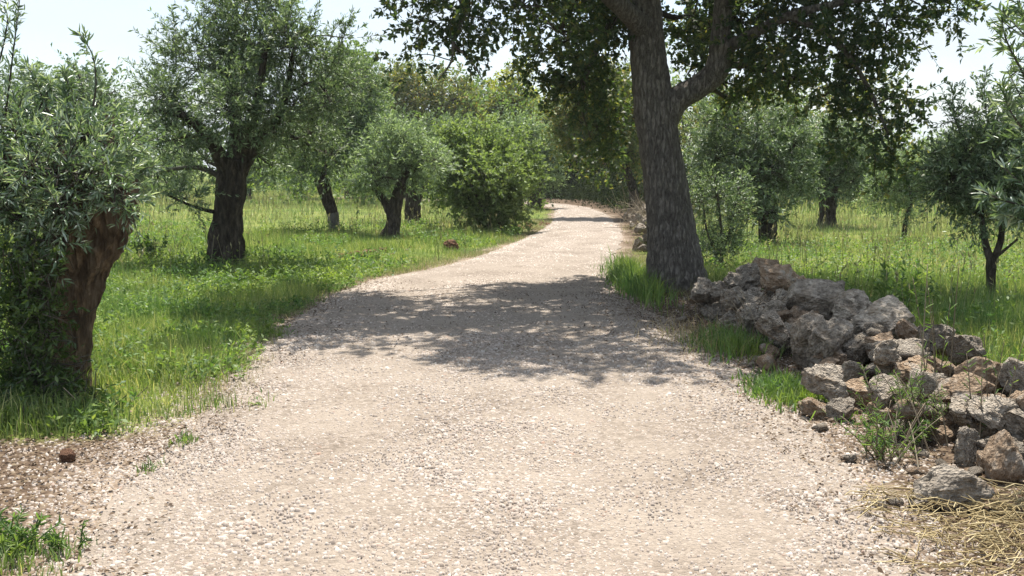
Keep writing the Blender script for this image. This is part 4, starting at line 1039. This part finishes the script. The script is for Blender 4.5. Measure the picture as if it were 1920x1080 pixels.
for k, (px, py, w, h, Yd, kd, tilt) in enumerate(STONES):
    if kd in 'gr' and k % 4 == 1: kd = 'b'
    me = ROCKS[kd][k % len(ROCKS[kd])]
    if kd == 'r' or Yd > 9.2: py, w, h = py + 9, w * .93, h * .93
    c = P(px, py, Yd)
    sx, sz = M(w, Yd) * .52, M(h, Yd) * .53
    c[2] = max(c[2], sz * .55)
    put_stone(wall, wall_o, me, c, (sx, (sx + sz) * .5 * rng.uniform(.85, 1.2), sz), (rng.normal(0, .12), tilt, rng.normal(0, .3)))
for k in range(170):                                   # hearting behind and below the face stones
    Yd = rng.uniform(4.9, 11.2)
    z = rng.uniform(.03, .34)
    ax = np.interp(Yd, [4.9, 6, 7.5, 9, 11.2], [3.0, 2.82, 2.78, 2.8, 2.5])
    x = ax + rng.normal(-.02, .24)
    s = rng.uniform(.06, .15)
    put_stone(wall, wall_o, SMALL[k % len(SMALL)] if s < .11 else ROCKS['g' if k % 3 else 'b'][k % 6], (x, Yd, z), (s * rng.uniform(.9, 1.5), s * rng.uniform(.9, 1.4), s * rng.uniform(.6, 1)), rng.uniform(-.5, .5, 3) + np.array([0, 0, rng.uniform(0, 6)]))
for k in range(70):                                    # small fallen stones at its foot
    Yd = rng.uniform(4.4, 11.5)
    x = road_right(Yd) + abs(rng.normal(.35, .25))
    s = rng.uniform(.022, .055)
    put_stone(wall, wall_o, SMALL[k % len(SMALL)], (x, Yd, ground_z([x], [Yd])[0] + s * .3), (s * 1.2, s, s * .7), (0, 0, rng.uniform(0, 6)))
c = P(1777, 942, 4.6); c[2] = .08
ls = tag(link('boulder', rock_mesh('boulder', 431, 'stone_grey', 5, .2, 8, .06), None, c), 'single pale grey stone lying loose at the track edge beside straw', 'stone')
ls.scale = (M(80, 4.6), M(64, 4.6), M(52, 4.6)); ls.rotation_euler = (.05, -.2, .2)
w2o = np.array([3.9, 27.5, 0])
wall2 = thing('dry_stone_wall', 'collapsed stretch of pale wall stones beside the track beyond the great oak', 'wall', w2o)
for k in range(46):
    Yd = rng.uniform(18, 33)
    x = road_right(Yd) + rng.uniform(.35, 1.2)
    s = rng.uniform(.09, .22)
    put_stone(wall2, w2o, ROCKS['g'][k % 9], (x, Yd, s * .4 + rng.uniform(0, .35)), (s * 1.3, s, s * .8), rng.uniform(-.6, .6, 3) + np.array([0, 0, rng.uniform(0, 6)]))

# clods of red earth on the left verge
for px, py, w, h, lab in ((845, 463, 30, 22, 'reddish earth clod in the grass beside the track, right of the forked olive'), (126, 852, 34, 30, 'dark red earth clod on the litter below the near pollard')):
    g = G(px, py + h * .4)
    o = tag(link('earth_clod', rock_mesh('earth_clod', 700 + px, 'clod', 4, .3, 5, .12), None, (g[0], g[1], ground_z(g[0:1], g[1:2])[0] + M(h, g[1]) * .3)), lab, 'clod')
    o.scale = (M(w, g[1]) * .55, M(w, g[1]) * .5, M(h, g[1]) * .6)
for px0, px1, py, lab in ((615, 760, 492, 'strip of turned reddish soil in the grass at the left track edge'), (930, 1020, 432, 'bank of broken reddish clods under the green bush')):
    a, b = G(px0, py), G(px1, py - (px1 - px0) * .12)
    mid = (a + b) / 2
    o = thing('soil_bank', lab, 'soil', (mid[0], mid[1], 0))
    me = rock_mesh('clod', 750 + px0, 'clod', 3, .3, 5, .12)
    for k in range(34):
        f = rng.uniform(0, 1)
        p = a + (b - a) * f + np.array([rng.normal(0, .12), rng.normal(0, .35), 0])
        s = rng.uniform(.03, .09)
        put_stone(o, mid, me, (p[0], p[1], ground_z([p[0]], [p[1]])[0] + s * .2), (s * 1.3, s, s * .6), (rng.normal(0, .3), 0, rng.uniform(0, 6)), 'clod')

# ------------------------------------------------------------------ plants by the wall, ivy, straw
def clump_blades(name, label, cat, px, py, n, spread, h, w, mat='grass', lean=.4, depth=None, seed=1):
    rng = np.random.default_rng(seed)
    g = G(px, py) if depth is None else P(px, py, depth)
    x = g[0] + rng.normal(0, spread[0], n); y = g[1] + rng.normal(0, spread[1], n)
    mb = MB()
    blades(mb, rng, x, y, h * rng.uniform(.5, 1.2, n) * np.exp(-((x - g[0]) / (2.4 * spread[0])) ** 2), rng.uniform(*w, n), lean)
    return tag(mb.build(name, MAT[mat], None, (g[0], g[1], 0)), label, cat, kind='stuff')
clump_blades('grass_clump', 'bright tall grass tuft between the track and the great oak trunk', 'grass', 1188, 535, 2000, (.17, 1.0), .40, (.006, .016), 'weed', .55, seed=5)
clump_blades('grass_clump', 'low bright green patch at the foot of the wall', 'grass', 1478, 742, 1500, (.17, .24), .15, (.008, .018), 'weed', .55, seed=6)
clump_blades('grass_clump', 'shaded green tuft in the hollow before the largest boulders', 'grass', 1370, 655, 900, (.22, .3), .24, (.005, .012), 'weed', .55, seed=7)
clump_blades('grass_clump', 'dry tangled grass at the oak foot beside the track', 'grass', 1300, 640, 500, (.35, .5), .22, (.003, .006), 'straw', .8, seed=8)
for k, (px, py, h, n, lab) in enumerate(((285, 885, .09, 26, 'little leafy plant sprouting alone in the stony left margin'), (345, 835, .12, 30, 'small upright tuft where the left grass meets the stones'), (480, 770, .05, 60, 'thin flat green patch in the gravel at the left edge'),
                                         (265, 950, .04, 16, 'tiny sprout among chips at the lower left'), (1035, 935, .05, 14, 'tiny green sprout in the middle of the track'), (955, 800, .035, 26, 'faint dry green wisps along the centre of the track'))):
    clump_blades('weed_tuft', lab, 'weed', px, py, n * 2, (.045 if k < 2 else .09, .05 if k < 2 else .12), h, (.005, .012), 'weed', .6, seed=20 + k)

clump_blades('grass_clump', 'short bright grass in the bottom left corner beside the stony margin', 'grass', 30, 1060, 420, (.16, .12), .10, (.004, .009), seed=41)
def leafy(name, label, px, py, Yd, stems, height, spread, leaf, ratio, mat, seed, per=26, dry=0):
    rng = np.random.default_rng(seed)
    b = P(px, py, Yd); b[2] = ground_z(b[0:1], b[1:2])[0]
    o = thing(name, label, 'plant', b)
    st, lv = MB(), MB()
    for k in range(stems):
        a = rng.uniform(0, 2 * math.pi)
        h = height * rng.uniform(.6, 1.1)
        root = b + np.array([rng.normal(0, spread * .3), rng.normal(0, spread * .3), 0])
        tip = root + np.array([math.cos(a) * spread * rng.uniform(.1, 1), math.sin(a) * spread * rng.uniform(.1, 1), h])
        mid = (root + tip) / 2 + np.array([0, 0, h * .1])
        p = spline(np.array([root, mid, tip]), 9)
        tube(st, p, np.linspace(.005, .002, 9), 4)
        if k < stems - dry:
            O, D = p[1:-1], norm(np.diff(p[1:], axis=0))
            sprays(lv, rng, O, D, np.full(len(O), h / 7), max(2, per // 7), leaf, ratio, 1.0, .1, True, .15, .6)
    st.build('stems', MAT['dry_stem' if dry else 'weed'], o, b)
    lv.build('leaves', MAT[mat], o, b)
    return o
leafy('weed_plant', 'bushy green weed with thin leaves growing out of the wall stones', 1700, 830, 5.75, 30, .42, .28, .045, .11, 'weed', 31, 38, 8)
leafy('weed_plant', 'sprawling green weed with dry stalks in front of the wall, near the loose stone', 1680, 880, 5.35, 26, .28, .26, .045, .16, 'weed', 32, 34, 8)
leafy('weed_plant', 'tall thin stalks rising above the wall top', 1752, 690, 6.5, 7, .95, .16, .07, .12, 'weed', 33, 12, 3)
leafy('weed_plant', 'slender stalk plant by the brown stones of the wall', 1830, 800, 5.5, 6, .62, .2, .06, .14, 'weed', 34, 14, 2)
leafy('wild_shrub', 'dark leafy low shrub behind the wall under the young tree', 1680, 560, 9.6, 20, .55, .35, .06, .4, 'weed', 35, 40)
leafy('wild_shrub', 'small dark bush in the grass between near pollard and stout olive', 280, 500, float(G(280, 500)[1]), 16, .45, .3, .07, .4, 'ivy', 36, 36)
leafy('weed_plant', 'broad-leaved weed at the lower left corner of the picture', 36, 1078, 4.05, 26, .13, .16, .04, .2, 'weed', 37, 22)
leafy('weed_plant', 'small leafy weed beside the lower left corner plants', 125, 1072, 4.05, 10, .09, .1, .035, .22, 'weed', 38, 18)
leafy('bramble', 'tangled bare bramble stems hanging over the hollow beside the oak', 1400, 640, 9.3, 22, .5, .5, .04, .4, 'dry_leaf', 39, 10, 14)

rng = np.random.default_rng(77)
iv = MB(); ivs = MB()
ib = foot([(95, 800)], Y1 - .35)
n = 1100
tt = rng.uniform(0, 1, n)
px = 50 + 20 * (1 - tt) + rng.normal(0, 50, n) * (.5 + .7 * (1 - tt)); py = 838 - tt ** 1.5 * 380
O = np.array([P(a, b, Y1 - .30 - .18 * abs(rng.normal())) for a, b in zip(px, py)])
O[:, 2] = np.maximum(O[:, 2], ground_z(O[:, 0], O[:, 1]) + .03)
D = norm(rand_dirs(rng, n) + np.array([0, -.5, .1]))
sprays(iv, rng, O, D, rng.uniform(.08, .24, n), 9, .044, .38, 1.0, .25, True, .15, .5)
sticks(ivs, O, O - D * .12, .004, .003)
io = thing('ivy', 'dark tangled climber smothering the foot of the near pollard trunk', 'plant', ib)
iv.build('leaves', MAT['ivy'], io, ib)
ivs.build('stems', MAT['twig'], io, ib)

# dead brush at the right edge of the track beyond the oak
rng = np.random.default_rng(88)
bb = np.array([4.6, 27.0, 0])
ob = thing('brush_pile', 'pile of bare grey dead branches beside the track beyond the oak', 'brushwood', bb)
mb = MB()
n = 420
A = np.stack([rng.normal(0, .4, n), rng.uniform(-4.5, 6.5, n), rng.uniform(0, .55, n)], -1)
A[:, 0] += road_right(A[:, 1] + 27) + 1.0 ; A[:, 1] += 27
Dv = norm(rng.normal(0, 1, (n, 3)) + np.array([-.2, 0, .5]))
B = A + Dv * rng.uniform(.25, .9, (n, 1))
sticks(mb, A, B, rng.uniform(.006, .014, n), .004)
mb.build('branches', MAT['dry_stem'], ob, bb)['kind'] = 'stuff'

st = MB()
n = 1250
x = rng.normal(2.3, .4, n); y = rng.uniform(3.4, 4.75, n)
k = x > 1.6 + .25 * noise2(x, y, .4, 99)
x, y = x[k], y[k]
a = rng.uniform(0, math.pi, len(x))
L = rng.uniform(.06, .24, len(x))
z = np.maximum(ground_z(x, y), .02) + rng.uniform(.005, .07, len(x)) * np.clip((x - 1.4) * 1.4, .2, 1)
D = np.stack([np.cos(a), np.sin(a), rng.normal(0, .12, len(x))], -1)
A = np.stack([x, y, z], -1)
bend = np.stack([rng.normal(0, .2, len(x)), rng.normal(0, .2, len(x)), rng.uniform(-.02, .10, len(x))], -1) * L[:, None]
Bm, A0, A1 = A + bend, A - D * L[:, None] / 2, A + D * L[:, None] / 2
A0[:, 2] = np.maximum(A0[:, 2], .015); A1[:, 2] = np.maximum(A1[:, 2], .015)
sticks(st, A0, Bm, .003, .0028)
sticks(st, Bm, A1, .0028, .0016)
tag(st.build('straw', MAT['straw']), 'dry yellow straw strewn at the lower right below the wall', 'straw', kind='stuff')

n = 420
yy = rng.uniform(4.3, 16, n); xx = .06 + .05 * np.sin(yy) - .05 * (yy - 5) + rng.normal(0, .11, n)
k = noise2(xx * 0, yy, .5, 111) > .05
cw = MB(); blades(cw, rng, xx[k], yy[k], rng.uniform(.03, .07, k.sum()), rng.uniform(.004, .008, k.sum()), .7)
cwo = tag(cw.build('centre_weeds', MAT['weed'], None, (0, 0, .03)), 'sparse dry green wisps along the crown of the track', 'weeds', kind='stuff')
cwo.location.z = .04

# ------------------------------------------------------------------ warm moist air
def haze(density):
    m, n, l = new_mat('air')
    out = n.new('ShaderNodeOutputMaterial')
    v = n.new('ShaderNodeVolumePrincipled')
    v.inputs['Color'].default_value = (.93, .96, 1, 1)
    v.inputs['Density'].default_value = density
    v.inputs['Anisotropy'].default_value = .35
    l.new(v.outputs[0], out.inputs['Volume'])
    mb = MB()
    x0, x1, y0, y1, z0, z1 = -430, 430, -50, 710, -1.5, 16
    V = [(x, y, z) for z in (z0, z1) for y in (y0, y1) for x in (x0, x1)]
    mb.add(V, [(0, 2, 3, 1), (4, 5, 7, 6), (0, 1, 5, 4), (2, 6, 7, 3), (0, 4, 6, 2), (1, 3, 7, 5)])
    tag(mb.build('haze', m), 'pale sunlit haze filling the air over the grove', 'haze', kind='stuff')
haze(.0004)
